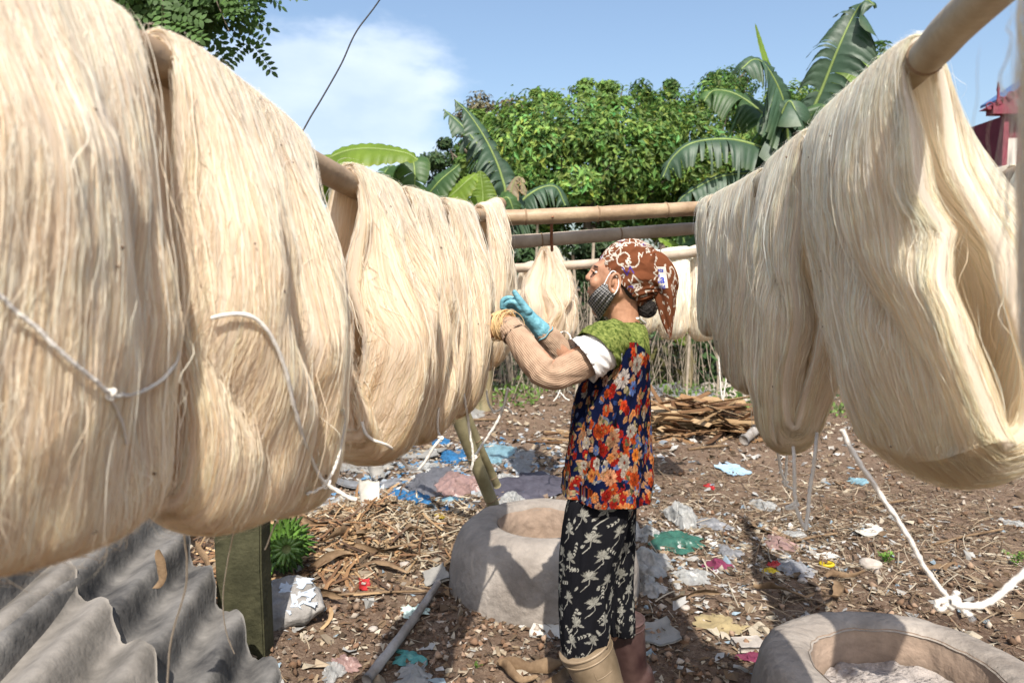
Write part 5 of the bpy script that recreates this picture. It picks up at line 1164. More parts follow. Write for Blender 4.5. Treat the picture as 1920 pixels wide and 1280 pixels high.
    V = Cc[:, None] + (Rr[:, None] * f)[..., None] * (fl * np.cos(TH)[..., None] * Aa[:, None] + np.sin(TH)[..., None] * Bb[:, None])
    # choose flattening so it is thinner front to back than side to side
    p2 = Paint(.4, .28, 1500, (.135, .047, .022))
    for _ in range(80):
        x, y = r.uniform(0, .4), r.uniform(0, .28); an = r.uniform(0, 6.28); sc = r.uniform(.006, .014); tt = np.linspace(0, 1, 8)
        pts = [np.stack([tt * 1.4, .5 * np.sin(tt * 6)], 1), np.stack([np.cos(tt * 4.4), np.sin(tt * 4.4)], 1)][r.integers(2)] * sc; R2 = np.array([(math.cos(an), -math.sin(an)), (math.sin(an), math.cos(an))]); pts = pts @ R2.T + (x, y); p2.stroke([tuple(z) for z in pts], .0042, W)
    col = p2.at(TH / 6.283 * .4, np.broadcast_to(t, TH.shape) * .27)
    tail = npmesh('scarf_tail', V.reshape(-1, 3), gridF(120, 120, cv=True)[:, ::-1], m_print, woman, col=col.reshape(-1, 3))
    # letters printed on the tail, laid on its cloth
    from mathutils.bvhtree import BVHTree
    bv = BVHTree.FromPolygons([Vector(v) for v in V.reshape(-1, 3)], [tuple(int(i) for i in f_) for f_ in gridF(120, 120, cv=True)])
    m_pw = mat('print_white', (.52, .49, .44), .8, .03, 10, 0); m_pb = mat('print_blue', (.03, .05, .36), .8, .03, 10, 0)
    def lay(nm, pts, F, m, lift):
        W_ = []
        for x, y in pts:
            o_ = Vector(H(x, y, -.3)); hit = bv.ray_cast(o_, (Vector(H(x, y, .2)) - o_).normalized())[0]; hit = hit if hit is not None else Vector(H(x, y, -.06)); W_.append(np.array(hit) - np.array((0, lift, 0)))
        npmesh(nm, np.array(W_), F, m, tail, smooth=False, origin=WO)
    gx, gy = np.meshgrid(np.linspace(1230, 1248, 8), np.linspace(500, 540, 12), indexing='ij'); lay('print_patch', np.stack([gx.ravel() + .12 * (gy.ravel() - 500), gy.ravel()], 1), gridF(8, 12), m_pw, .0012)
    for txt, x, y, sz in (('ets', 1231.5, 510, 11), ('la', 1233, 530, 22), ('rld', 1236, 541, 11)):
        cu = bpy.data.curves.new('t', 'FONT'); cu.body = txt; cu.size = sz; cu.offset = .02 * sz; ob = bpy.data.objects.new('t', cu); COL.objects.link(ob); bpy.context.view_layer.update()
        me = bpy.data.meshes.new_from_object(ob.evaluated_get(bpy.context.evaluated_depsgraph_get())); bpy.data.objects.remove(ob)
        pts = [(x + v.co.x * .92, y - v.co.y) for v in me.vertices]; tris = []
        for f_ in me.polygons:
            vi = list(f_.vertices); tris += [(vi[0], vi[k], vi[k + 1]) for k in range(1, len(vi) - 1)]
        lay('print_letters', pts, np.array(tris), m_pb, .0022)
scarf()
# face mask pulled down to the chin
def mask():
    n = 70; s = np.linspace(0, 1, n); S, T_ = np.meshgrid(s, s, indexing='ij')
    c00, c10, c11, c01 = np.array((1132, 531)), np.array((1155, 549)), np.array((1124, 600)), np.array((1101, 566))
    px = (1 - S) * (1 - T_) * c00[0] + S * (1 - T_) * c10[0] + S * T_ * c11[0] + (1 - S) * T_ * c01[0]; py = (1 - S) * (1 - T_) * c00[1] + S * (1 - T_) * c10[1] + S * T_ * c11[1] + (1 - S) * T_ * c01[1]
    # rounding of the outline and the bulge round the jaw
    px = px - 5 * np.sin(T_ * math.pi) * (1 - S); 
    dy = -.082 + .075 * T_ ** 2 - .012 * np.sin(S * math.pi) * (1 - T_ * .3) + .012 * (1 - S) * (1 - T_)
    fold = .0022 * np.sin(S * 26) * np.sin(T_ * math.pi) + .0012 * fbm(S * 6, T_ * 6, 3, 3)
    V = np.array([H(a, b, c) for a, b, c in zip(px.ravel(), py.ravel(), (dy + fold).ravel())])
    Vi = V + (.004, .004, .0015)
    def plaid(u, v):
        c = np.array((.22, .22, .23)) * np.ones(u.shape + (3,)); 
        for k, (f, w) in enumerate(((9, .18), (27, .22))):
            a = (np.abs((u * f) % 1 - .5) < w); b = (np.abs((v * f) % 1 - .5) < w); c = c * np.where(a, .42, 1)[..., None] * np.where(b, .42, 1)[..., None]
        l = (np.abs((u * 9 + .5) % 1 - .5) < .07) | (np.abs((v * 9 + .5) % 1 - .5) < .07); return np.where(l[..., None], (.42, .41, .39), c)
    col = plaid(S + .15 * T_, T_ * 1.15).reshape(-1, 3); F = gridF(n, n); ring = np.concatenate([np.arange(n), np.arange(1, n) * n + n - 1, (n - 1) * n + np.arange(n - 2, -1, -1), np.arange(n - 2, 0, -1) * n]); r2 = np.roll(ring, -1)
    npmesh('face_mask', np.vstack([V, Vi]), [F, F[:, ::-1] + n * n, np.stack([ring, ring + n * n, r2 + n * n, r2], 1)], m_print, woman, col=np.vstack([col, col]))
    # far half of the mask round the chin
    npmesh('ear_loop', *tubeVF(resample(np.array([H(1133, 533, -.083), H(1141, 517, -.085), H(1149, 508, -.080), H(1158, 515, -.080), H(1160, 532, -.084), H(1156, 546, -.088), H(1151, 552, -.086)]), 40), .0017, 6), m_white, woman)
mask()
# ------------------------------------------------------------------ white cords tied round the skeins
from mathutils.bvhtree import BVHTree
_BV = {}
def on_skein(key, px, py, d=None, off=.006):
    if key not in _BV:
        o = [c for c in SK[key][1].children if c.name.startswith('yarn_loop')][0]; L0 = np.array(SK[key][1].location)
        V = np.empty(len(o.data.vertices) * 3); o.data.vertices.foreach_get('co', V); V = V.reshape(-1, 3) + L0
        _BV[key] = BVHTree.FromPolygons([Vector(v) for v in V], [tuple(p.vertices) for p in o.data.polygons])
    o_ = Vector((0, 0, CAM_Z)); dr = (Vector(P(px, py, 1.0)) - o_).normalized(); hit = _BV[key].ray_cast(o_, dr)[0]
    if hit is None: return P(px, py, d if d is not None else SK[key][0].y1 - .01)
    q_ = np.array(hit - dr * (off + (.006 if key[0] == 'L' else .002)))
    return q_ if d is None or q_[1] < d + .25 else P(px, py, d)
def tie(key, pts, r=.0028, d=None, name='tie_cord', m=None, n=None):
    """pts in picture coordinates, laid on the skein where it is behind them, else hanging free at depth d"""
    root = SK[key][1]; raw = []
    dense = resample(np.array([(a, b, 0) for a, b in pts], float), 26)
    for a, b, _ in dense: raw.append(on_skein(key, a, b, d))
    raw = np.array(raw); 
    for _ in range(7): raw[1:-1] = (raw[:-2] + raw[1:-1] * 2 + raw[2:]) / 4
    n = n or 90; C = resample(raw, n); s = np.arange(n); T_, A, B = frames(C)
    C = C + A * (r * .25 * vn(s * .16, 0 * s, len(pts)))[:, None] + B * (r * .35 * vn(s * .19, 0 * s + 5, 3))[:, None]
    th = np.linspace(0, 2 * math.pi, 10, endpoint=False); tw = th[None] + s[:, None] * .55
    rad = r * .92 * (1 + .07 * np.cos(2 * tw) + .12 * vn(s * .8, 0 * s, 7)[:, None])
    V = C[:, None] + rad[..., None] * (np.cos(th)[None, :, None] * A[:, None] + np.sin(th)[None, :, None] * B[:, None])
    return npmesh(name, V.reshape(-1, 3), gridF(n, 10, cv=True)[:, ::-1], m or m_cord, root)
def tknot(key, px, py, r=.006, d=None):
    c = on_skein(key, px, py, d, .008); t = np.linspace(0, 2 * math.pi, 60)
    C = c + r * .42 * np.stack([np.sin(t) + 2 * np.sin(2 * t), -np.sin(3 * t) * .8, np.cos(t) - 2 * np.cos(2 * t)], 1); V, F = tubeVF(C, r * .42, 8, cap=False); npmesh('knot', V, F, m_cord, SK[key][1])
tie('L1', [(-25, 532), (20, 575), (60, 607), (110, 655), (160, 700), (205, 738)], .0024); tie('L1', [(212, 743), (255, 738), (300, 715), (325, 690), (337, 658)], .0026); tie('L1', [(205, 742), (222, 775), (232, 805), (237, 833)], .0017); tknot('L1', 207, 738, .0045)
tie('L2', [(396, 596), (410, 586), (445, 583), (480, 590), (508, 620), (528, 670), (548, 745), (570, 830), (590, 880), (608, 905)], .0031); tie('L2', [(612, 905), (632, 868), (641, 820), (646, 790), (642, 770)], .0032, .98)
tie('L2', [(610, 908), (592, 920), (574, 926)], .003, .98); tie('L2', [(612, 908), (640, 925), (668, 938)], .003, .98); tknot('L2', 611, 906, .006, .98)
tie('L3', [(680, 790), (684, 818), (700, 830), (728, 828), (748, 855), (768, 884), (788, 884), (804, 850), (826, 822)], .0036, 1.52); tie('L4', [(826, 822), (820, 800), (823, 764)], .0034, 1.62); tknot('L3', 826, 822, .005, 1.55)
tie('L5', [(869, 738), (876, 775), (881, 812), (888, 855), (884, 880)], .0042, 2.02); tie('L6', [(951, 728), (946, 758), (930, 795), (905, 832), (890, 856)], .0048, 2.2); tie('L6', [(912, 732), (917, 760), (930, 774), (946, 760), (962, 776)], .004, 2.3); tknot('L6', 889, 858, .007, 2.12)
tie('C1', [(1044, 640), (1048, 625), (1060, 620), (1071, 634), (1068, 650), (1055, 655)], .005, 4.0); tie('C1', [(1062, 650), (1052, 700), (1050, 735), (1038, 752)], .005, 4.0); tie('C1', [(1050, 735), (1062, 748), (1068, 750)], .005, 4.0)
tie('R2', [(1532, 812), (1527, 860), (1519, 920), (1511, 990)], .0046, 1.52); tie('R2', [(1488, 838), (1490, 890), (1491, 945), (1501, 975), (1510, 992)], .0046, 1.55); tie('R2', [(1491, 945), (1478, 948), (1473, 954), (1484, 953), (1498, 946)], .004, 1.55); tknot('R2', 1491, 946, .006, 1.55)
tie('R3', [(1449, 780), (1455, 830), (1464, 880), (1473, 905)], .0044, 1.85); tie('R3', [(1475, 835), (1475, 870), (1472, 906), (1487, 917)], .004, 1.85); tknot('R3', 1472, 905, .006, 1.85)
tie('R1', [(1578, 805), (1592, 835), (1625, 888), (1690, 985), (1745, 1082), (1781, 1127)], .0040, .98); tie('R1', [(1781, 1127), (1810, 1142), (1845, 1136), (1885, 1108), (1925, 1066), (1965, 1000), (1990, 920)], .0048, .86)
tie('R1', [(1781, 1127), (1762, 1144), (1752, 1138), (1760, 1127), (1785, 1124), (1797, 1108)], .0044, .92); tie('R1', [(1790, 1130), (1812, 1148), (1824, 1162)], .004, .90); tknot('R1', 1785, 1128, .0075, .92)
tie('F3', [(1347, 640), (1349, 700), (1354, 748)], .005, 3.9); tie('F3', [(1358, 650), (1362, 700), (1356, 750)], .005, 3.9)
m_thr = mat('tan_thread', (.50, .40, .28), .8, .1, 40, 0)
tie('L1', [(345, 1003), (352, 1060), (345, 1120), (328, 1165), (317, 1220), (313, 1290)], .0016, 1.0, 'stray_thread', m_thr); tie('L2', [(440, 990), (430, 1035), (418, 1110), (422, 1180), (440, 1225)], .0012, 1.2, 'stray_thread', m_thr); tie('L2', [(550, 955), (530, 962), (515, 985), (497, 1030)], .0013, 1.15, 'stray_thread', m_thr)

# ------------------------------------------------------------------ rubbish that can be told apart
def plastic(name, col, alpha=.75, rough=.3): return mat(name, col, rough, .3, 25, .6, 60, spec=.5, trans=.35, alpha=alpha, bdist=.004)
PL = dict(white=plastic('white_film', (.46, .46, .44), .7), blue=plastic('blue_film', (.04, .17, .36), .92), ltblue=plastic('light_blue_film', (.28, .48, .56), .75), pink=plastic('pink_film', (.42, .27, .24), .75), green=plastic('green_film', (.05, .15, .11), .95), teal=plastic('teal_film', (.10, .32, .30), .95), grey=plastic('grey_film', (.30, .30, .31), .9),
    yellow=plastic('yellow_film', (.62, .46, .02), 1, .45), red=plastic('red_film', (.45, .03, .03), 1, .4), magenta=plastic('magenta_cloth', (.20, .03, .075), 1, .8), dark=mat('dark_cloth', (.045, .04, .055), .9, .3, 12, .4, 300, col2=(.08, .075, .095)), greycloth=mat('grey_cloth', (.09, .09, .10), .9, .3, 12, .4, 300), khaki=mat('khaki_cloth', (.27, .21, .11), .9, .2, 14, .3, 200),
    card=mat('blue_card', (.30, .45, .58), .6, .08, 8, .1), paper=mat('pale_paper', (.50, .47, .41), .8, .15, 14, .2), foam=mat('pale_foam', (.40, .50, .46), .9, .15, 20, .4, 60), stone=mat('pale_stone', (.34, .30, .26), .95, .25, 20, .5, 60), cement=mat('cement_board', (.22, .21, .19), .92, .25, 9, .4, 60), deadleaf=mat('dead_leaf', (.14, .08, .04), .8, .35, 12, .4, 60, trans=.15, col2=(.28, .19, .11)))
_lit = [40]
def crumple(px, py, w, dpt, h, m, label, cat='plastic bag', name='plastic_bag', rot=0., rag=.35, rough=1., group=None, d=None):
    _lit[0] += 1; sd_ = _lit[0]; c = GP(px, py); s = c[1] / FPX; W = w * s / 2; Dp = dpt if dpt else W * .8; n = 42
    S, T_ = np.meshgrid(np.linspace(-1, 1, n), np.linspace(-1, 1, n), indexing='ij')
    # square to ragged disc
    X = S * np.sqrt(1 - T_ ** 2 / 2); Y = T_ * np.sqrt(1 - S ** 2 / 2); R = np.hypot(X, Y); an = np.arctan2(Y, X)
    k = 1 + rag * vn(np.cos(an) * 1.8 + sd_, np.sin(an) * 1.8, sd_) + rag * .5 * vn(np.cos(an) * 5 + sd_, np.sin(an) * 5, sd_ + 1)
    X, Y = X * k, Y * k
    X, Y = X + .30 * fbm(X * 1.7 + sd_, Y * 1.7, sd_ + 20, 3), (Y + .30 * fbm(X * 1.7, Y * 1.7 + sd_, sd_ + 21, 3)) * (.6 + .8 * ((sd_ * 37) % 10) / 10)
    R = np.clip(R, 0, 1)
    rid = 1 - np.abs(fbm(X * 1.5 + sd_, Y * 1.5 + .6 * X, sd_ + 2, 2)) * 1.9
    h = h * .8; Z = h * np.clip(1 - R ** 2, 0, 1) * (.35 + .65 * rid * rough) + .10 * h * rid * rough + .10 * h * np.abs(fbm(X * 5 + sd_, Y * 5, sd_ + 5, 2)) + .25 * h * np.clip(fbm(X * 2.5 + sd_, Y * 2.5, sd_ + 31, 2), 0, 1)
    V = np.stack([X * W, Y * Dp, np.maximum(Z, .0)], -1).reshape(-1, 3) @ rotm(0, 0, rot).T
    V = V + np.stack([fbm(V[:, 1] / W * 2, V[:, 2] / W * 4 + 3, sd_ + 7, 2) * W * .12] * 2 + [0 * V[:, 0]], 1)
    V[:, 0] += c[0]; V[:, 1] += c[1]; V[:, 2] += g(V[:, 0], V[:, 1]) + .006
    o = npmesh(name, V, gridF(n, n), PL[m], origin=c); return tag(o, label, cat, group)
def flat(px, py, w, l, m, label, cat, name, rot=0., tilt=(0, 0), curl=.1, th=.003, seed=None, k=6, lift=0.):
    _lit[0] += 1; r = np.random.default_rng(_lit[0]); c = GP(px, py); s = c[1] / FPX; W, L_ = w * s / 2, l / 2; nu, nv = 16, 16
    U, Vv = np.meshgrid(np.linspace(-1, 1, nu), np.linspace(-1, 1, nv), indexing='ij')
    ex = 1 + .12 * vn(Vv * 3, 0 * Vv + 2, _lit[0]) * np.abs(U); ey = 1 + .14 * vn(U * 3, 0 * U + 7, _lit[0] + 1) * np.abs(Vv)
    X = U * W * ex + .2 * W * Vv * r.uniform(-1, 1); Y = Vv * L_ * ey; Z = curl * W * (U * U) * r.uniform(.5, 1.2) + curl * .5 * L_ * Vv * Vv * r.uniform(-.5, 1) + .015 * W * fbm(U * 4, Vv * 4, _lit[0], 2)
    top = np.stack([X, Y, Z + th], -1).reshape(-1, 3); bot = np.stack([X, Y, Z], -1).reshape(-1, 3); V = np.vstack([top, bot]) @ rotm(tilt[0], tilt[1], rot).T; V[:, 2] -= V[:, 2].min() * .75; V = V + c + (0, 0, .004 + lift)
    F = gridF(nu, nv); kk = nu * nv; ring = np.concatenate([np.arange(nv), np.arange(1, nu) * nv + nv - 1, (nu - 1) * nv + np.arange(nv - 2, -1, -1), np.arange(nu - 2, 0, -1) * nv]); r2 = np.roll(ring, -1)
    o = npmesh(name, V, [F, F[:, ::-1] + kk, np.stack([ring, ring + kk, r2 + kk, r2], 1)], PL[m], origin=c); return tag(o, label, cat)
B_ = crumple
B_(770, 938, 74, 0, .07, 'blue', 'bright blue plastic bag crumpled under the third skein'); B_(845, 942, 52, 0, .04, 'ltblue', 'light blue plastic film left of the slanting trestle leg')
B_(836, 958, 24, 0, .03, 'blue', 'small dark blue bottle wrapper above the yellow one', 'wrapper', 'wrapper'); B_(826, 971, 18, 0, .02, 'yellow', 'small yellow wrapper at the left rim of the clay pit', 'wrapper', 'wrapper')
B_(866, 915, 95, .22, .10, 'pink', 'pale pink translucent bag behind the slanting trestle leg'); B_(985, 915, 170, .42, .07, 'dark', 'dark purple cloth spread behind the clay pit', 'cloth', 'discarded_cloth'); B_(800, 905, 80, .3, .06, 'greycloth', 'charcoal cloth left of the pale pink bag', 'cloth', 'discarded_cloth')
B_(958, 944, 44, 0, .09, 'white', 'white plastic bag standing just behind the clay pit rim'); B_(945, 902, 50, 0, .06, 'white', 'white plastic bag lying on the dark purple cloth'); B_(905, 930, 40, 0, .04, 'white', 'flat white bag at the foot of the trestle leg')
B_(850, 858, 54, .2, .05, 'blue', 'blue and white plastic sheet far behind the fourth skein'); B_(798, 878, 80, .2, .04, 'white', 'thin whitish film left of the far blue sheet'); B_(640, 945, 85, .2, .06, 'white', 'white plastic heap below the second skein\'s cord knot')
B_(930, 850, 90, .3, .05, 'ltblue', 'pale blue plastic litter beyond the trestle legs'); B_(880, 775, 60, .3, .05, 'white', 'white scrap far behind the fifth skein'); B_(830, 830, 36, .2, .04, 'blue', 'little blue scrap beside the far trestle leg'); B_(975, 865, 60, .3, .04, 'grey', 'grey bag right of the pale blue litter')
flat(680, 880, 110, .22, 'cement', 'pale cement board lying under the second skein', 'board', 'cement_board', .2, (.1, 0)); flat(775, 852, 110, .3, 'cement', 'grey cement board further back under the third skein', 'board', 'cement_board', -.1)
flat(680, 912, 130, .16, 'grey', 'dark curved gutter piece left of the blue bag', 'gutter piece', 'gutter_piece', .15, (0, .1), .35, .008)
flat(690, 945, 40, .16, 'paper', 'white pointed shard standing beside the blue bag', 'shard', 'plastic_shard', .6, (1.1, .2), .3); flat(700, 890, 28, .35, 'cement', 'short round grey pipe piece between the cement boards', 'pipe', 'pipe_piece', .4, (.6, .1), .9, .01)
def wrapper():
    o = flat(682, 1103, 22, .06, 'red', 'small red and white snack wrapper left of the clay pit', 'wrapper', 'wrapper', .5, (.6, .3), .3); c = np.array(o.location)
    V, F = boxVF(c + (.002, -.012, .030), (.009, .002, .004), rotm(.3, .4, .4)); npmesh('white_print', V, F, PL['paper'], o, smooth=False)
wrapper()
B_(650, 1248, 50, .05, .03, 'pink', 'pink plastic ribbon at the bottom left of the earth', 'ribbon', 'plastic_ribbon', .7); B_(628, 1262, 46, .08, .03, 'white', 'torn white film beside the pink ribbon', 'film', 'plastic_film'); B_(775, 1150, 55, .07, .035, 'foam', 'pale greenish foam under the painted stick', 'foam', 'foam_piece')
B_(765, 1238, 48, .06, .03, 'teal', 'teal plastic strip right of the painted stick', 'strip', 'plastic_strip', 1.0); B_(778, 1268, 70, .08, .03, 'white', 'torn white film below the teal strip', 'film', 'plastic_film'); flat(818, 1092, 46, .10, 'cement', 'small grey stone slab at the left foot of the clay pit', 'stone', 'stone_slab', .3, (.3, -.3), .05, .018)
flat(1028, 1178, 62, .15, 'paper', 'pale greenish sheet of card against the near trouser leg', 'card', 'card_sheet', -.2, (.15, 0), .1); flat(1222, 1195, 92, .16, 'cement', 'grey bent roofing scrap right of the maroon boot', 'roofing scrap', 'roofing_scrap', .1, (.05, .05), .35, .006)
B_(1212, 1062, 88, .14, .10, 'white', 'largest white bag, right of the woman\'s knees'); B_(1205, 1008, 62, .12, .09, 'white', 'upright white bag just above the largest one'); B_(1274, 978, 50, .12, .12, 'white', 'pointed white bag standing beside the green film'); B_(1216, 1106, 56, .09, .06, 'white', 'dirty white bag just below the largest one')
B_(1300, 1086, 70, .08, .05, 'white', 'stuffed white sack piece left of the magenta rag'); B_(1370, 1040, 50, .1, .03, 'grey', 'thin grey film above the magenta rag'); B_(1270, 1018, 100, .13, .05, 'green', 'green plastic film torn beside the white bags', 'film', 'plastic_film'); B_(1345, 1064, 52, .08, .04, 'magenta', 'magenta rag in the middle of the litter', 'rag', 'cloth_rag')
B_(1408, 1236, 50, .04, .025, 'magenta', 'magenta rag beside the pale flat stone', 'rag', 'cloth_rag'); flat(1375, 884, 50, .22, 'card', 'sky blue card lying on bare earth behind the yard litter', 'card', 'blue_card', .3, (.1, 0), .05); B_(1445, 1072, 30, .035, .02, 'yellow', 'crushed yellow packet right of the magenta rag', 'packet', 'packet')
c = GP(1550, 1062); t = np.linspace(0, 6.283, 40); tag(npmesh('plastic_ring', *tubeVF([c + (.030 * math.cos(a), .024 * math.sin(a), .014) for a in t], .008, 8, cap=False), PL['yellow'], origin=c), 'yellow plastic ring on the right of the yard', 'ring')
B_(1453, 1062, 28, .04, .03, 'red', 'red plastic scrap beside the crushed yellow packet', 'scrap', 'plastic_scrap'); B_(1332, 914, 20, .05, .02, 'red', 'red scrap left of the sky blue card', 'scrap', 'plastic_scrap'); B_(1487, 1068, 66, .09, .04, 'grey', 'grey crumpled film between packet and yellow ring', 'film', 'plastic_film')
flat(1546, 1044, 46, .07, 'paper', 'pale card scrap just above the yellow ring', 'card', 'card_scrap', .2); flat(1625, 1002, 60, .07, 'paper', 'curled pale paper up and right of the yellow ring', 'paper', 'paper_scrap', .3, (.1, 0), .3); flat(1618, 986, 40, .06, 'paper', 'second pale paper just behind the curled one', 'paper', 'paper_scrap', -.3)
B_(1350, 1172, 92, .10, .03, 'khaki', 'khaki rag on the earth above the right clay pit', 'rag', 'cloth_rag', .3); flat(1405, 1214, 56, .08, 'stone', 'pale flat stone left of the right clay pit', 'stone', 'flat_stone', .1, (0, 0), .02, .02); B_(1430, 950, 50, .1, .04, 'white', 'whitish film left of the two hanging tuft cords', 'film', 'plastic_film')
B_(1340, 985, 60, .1, .03, 'grey', 'pale grey film above the green one', 'film', 'plastic_film'); B_(1610, 905, 40, .1, .03, 'ltblue', 'light blue strip under the large open skein', 'strip', 'plastic_strip'); B_(1462, 1020, 60, .09, .03, 'pink', 'faded red netting beside the brown bark strip', 'netting', 'net_scrap')
flat(1438, 998, 22, .26, 'deadleaf', 'brown bark strip left of the faded netting', 'bark', 'bark_strip', .5, (0, .1), .3); B_(1240, 735, 190, .5, .14, 'grey', 'grey tarpaulin heap far behind the strip pile', 'tarpaulin', 'tarpaulin'); B_(1370, 735, 90, .5, .12, 'stone', 'low pale rubble mound at the back of the yard', 'rubble', 'rubble_mound')
B_(1850, 890, 60, .12, .03, 'white', 'white film under the right edge of the large skein', 'film', 'plastic_film'); B_(1905, 985, 36, .06, .03, 'white', 'white scrap at the right picture edge', 'scrap', 'plastic_scrap'); B_(1490, 1005, 46, .07, .03, 'white', 'small white film directly below the tuft cords', 'film', 'plastic_film')
B_(1115, 1020, 10, .03, .02, 'white', 'speck of white film behind the trouser legs', 'film', 'plastic_film') if False else None
# stones
def stone(px, py, w, label, h=.6):
    _lit[0] += 1; c = GP(px, py); s = c[1] / FPX * w / 2; V, F = sphVF((0, 0, 0), (s, s * .8, s * h), n=16, k=22); V = V * (1 + .28 * fbm(V[:, :1] / s * 1.3 + _lit[0], V[:, 1:2] / s * 1.3 + V[:, 2:3] / s, _lit[0], 3)); V[:, 2] = np.clip(V[:, 2], -s * h * .35, None)
    tag(npmesh('stone', V + c + (0, 0, s * h * .2), F, PL['stone'], origin=c), label, 'stone', 'loose stones in the yard')
stone(1632, 1062, 42, 'brown stone beside the little green weed'); stone(1240, 1030, 18, 'small pale stone beside the green film'); stone(1285, 1140, 20, 'small stone above the roofing scrap'); stone(760, 1060, 22, 'small stone left of the clay pit wall'); stone(1505, 1090, 20, 'pebble right of the crushed yellow packet'); stone(700, 1180, 18, 'small stone left of the painted stick'); stone(1720, 1045, 22, 'pale pebble right of the little green weed')
# painted stick on the ground
a, b = GP(688, 1290), GP(822, 1112); m_stick = mat('weathered_stick', (.17, .13, .095), .85, .3, 6, .5, 50, stretch=(1, 1, 1), col2=(.36, .34, .32))
st = tube('painted_stick', [a + (0, 0, .03), (a + b) / 2 + (.004, 0, .035), b + (0, 0, .05)], [.019, .018, .014], m_stick, n=40, seg=14, wob=.12, origin=a); tag(st, 'long grey stick with peeling white paint on the earth', 'stick')
for k, (x, y, x2, y2, w, lb) in enumerate([(1290, 845, 1365, 842, .012, 'thin pole lying in front of the strip pile'), (1620, 955, 1700, 945, .008, 'straight brown stick on the right side of the yard'), (1740, 1025, 1880, 1000, .007, 'pale stalk below the large open skein'), (860, 790, 930, 792, .012, 'orange brown stick far behind the trestle leg'), (1480, 1020, 1570, 1008, .007, 'reddish stick above the yellow ring'), (600, 1120, 800, 1118, .006, 'thin dark stick between the slab and the clay pit'), (1395, 835, 1465, 800, .045, 'dark log leaning against the right end of the strip pile')]):
    a, b = GP(x, y), GP(x2, y2); b = b + (0, 0, .14 if w > .04 else .02); tag(tube('stick' if w < .04 else 'log', [a + (0, 0, w), (a + b) / 2 + (0, .01, w * 1.2), b + (0, 0, w)], [w, w * .9, w * .8], m_stick if w > .04 else PL['deadleaf'], n=20, seg=8, wob=.2, origin=a), lb, 'log' if w > .04 else 'stick')
# heap of split bamboo strips
def strip_pile():
    r = np.random.default_rng(31); m1 = mat('split_bamboo', (1, 1, 1), .7, .3, 20, .2, 60, attr='Col'); meshes = []
    for k in range(14):
        L_ = 1.; n = 8; t = np.linspace(-.5, .5, n); bow = r.normal(0, .03); w = r.uniform(.016, .036); th = r.uniform(.003, .008)
        C = np.stack([t * L_, bow * (1 - 4 * t * t), 0 * t], 1); V = np.concatenate([C + (0, w, th), C + (0, -w, th), C + (0, -w, 0), C + (0, w, 0)]); F = []
        i = np.arange(n - 1)
        for q_ in range(4): F.append(np.stack([q_ * n + i, q_ * n + i + 1, ((q_ + 1) % 4) * n + i + 1, ((q_ + 1) % 4) * n + i], 1)[:, ::-1])
        F.append(np.array([(0, n, 2 * n, 3 * n), (3 * n + n - 1, 2 * n + n - 1, n + n - 1, n - 1)]))
        cc = np.array([(.25, .14, .065), (.17, .09, .04), (.33, .215, .11), (.12, .06, .028), (.40, .28, .16)][k % 5]); o = npmesh('bamboo_strip', V, F, m1, smooth=False, col=np.tile(cc, (len(V), 1))); meshes.append(o.data); bpy.data.objects.remove(o)
    c0, c1 = GP(1225, 812), GP(1415, 806)
    for k in range(190):
        u = r.random(); lay = r.random() ** 1.5; c = c0 + (c1 - c0) * (.02 + .96 * u); top = .27 * (1 - abs(2 * u - .85) ** 2.2) ; c = c + (r.normal(0, .08), r.normal(.10, .16) , 0)
        o = link('bamboo_strip', meshes[r.integers(14)]); z = float(g(c[0], c[1])) + .015 + max(top, .04) * lay
        o.location = (c[0], c[1], z); o.rotation_euler = (r.normal(0, .5), r.normal(0, .16), r.normal(.0, .8)); sc = r.uniform(.3, .95); o.scale = (sc, 1, 1)
        tag(o, 'split brown bamboo strip in the heap behind the woman', 'bamboo strip', 'bamboo strips heaped behind the woman')
    for k in range(26):
        c = GP(r.uniform(1010, 1230), r.uniform(800, 845)); o = link('bamboo_strip', meshes[r.integers(14)]); o.location = (c[0], c[1], c[2] + .012); o.rotation_euler = (0, r.normal(0, .03), r.normal(0, .5)); o.scale = (r.uniform(.15, .4), .8, 1); tag(o, 'loose bamboo strip lying flat left of the heap', 'bamboo strip', 'bamboo strips strewn left of the heap')
strip_pile()
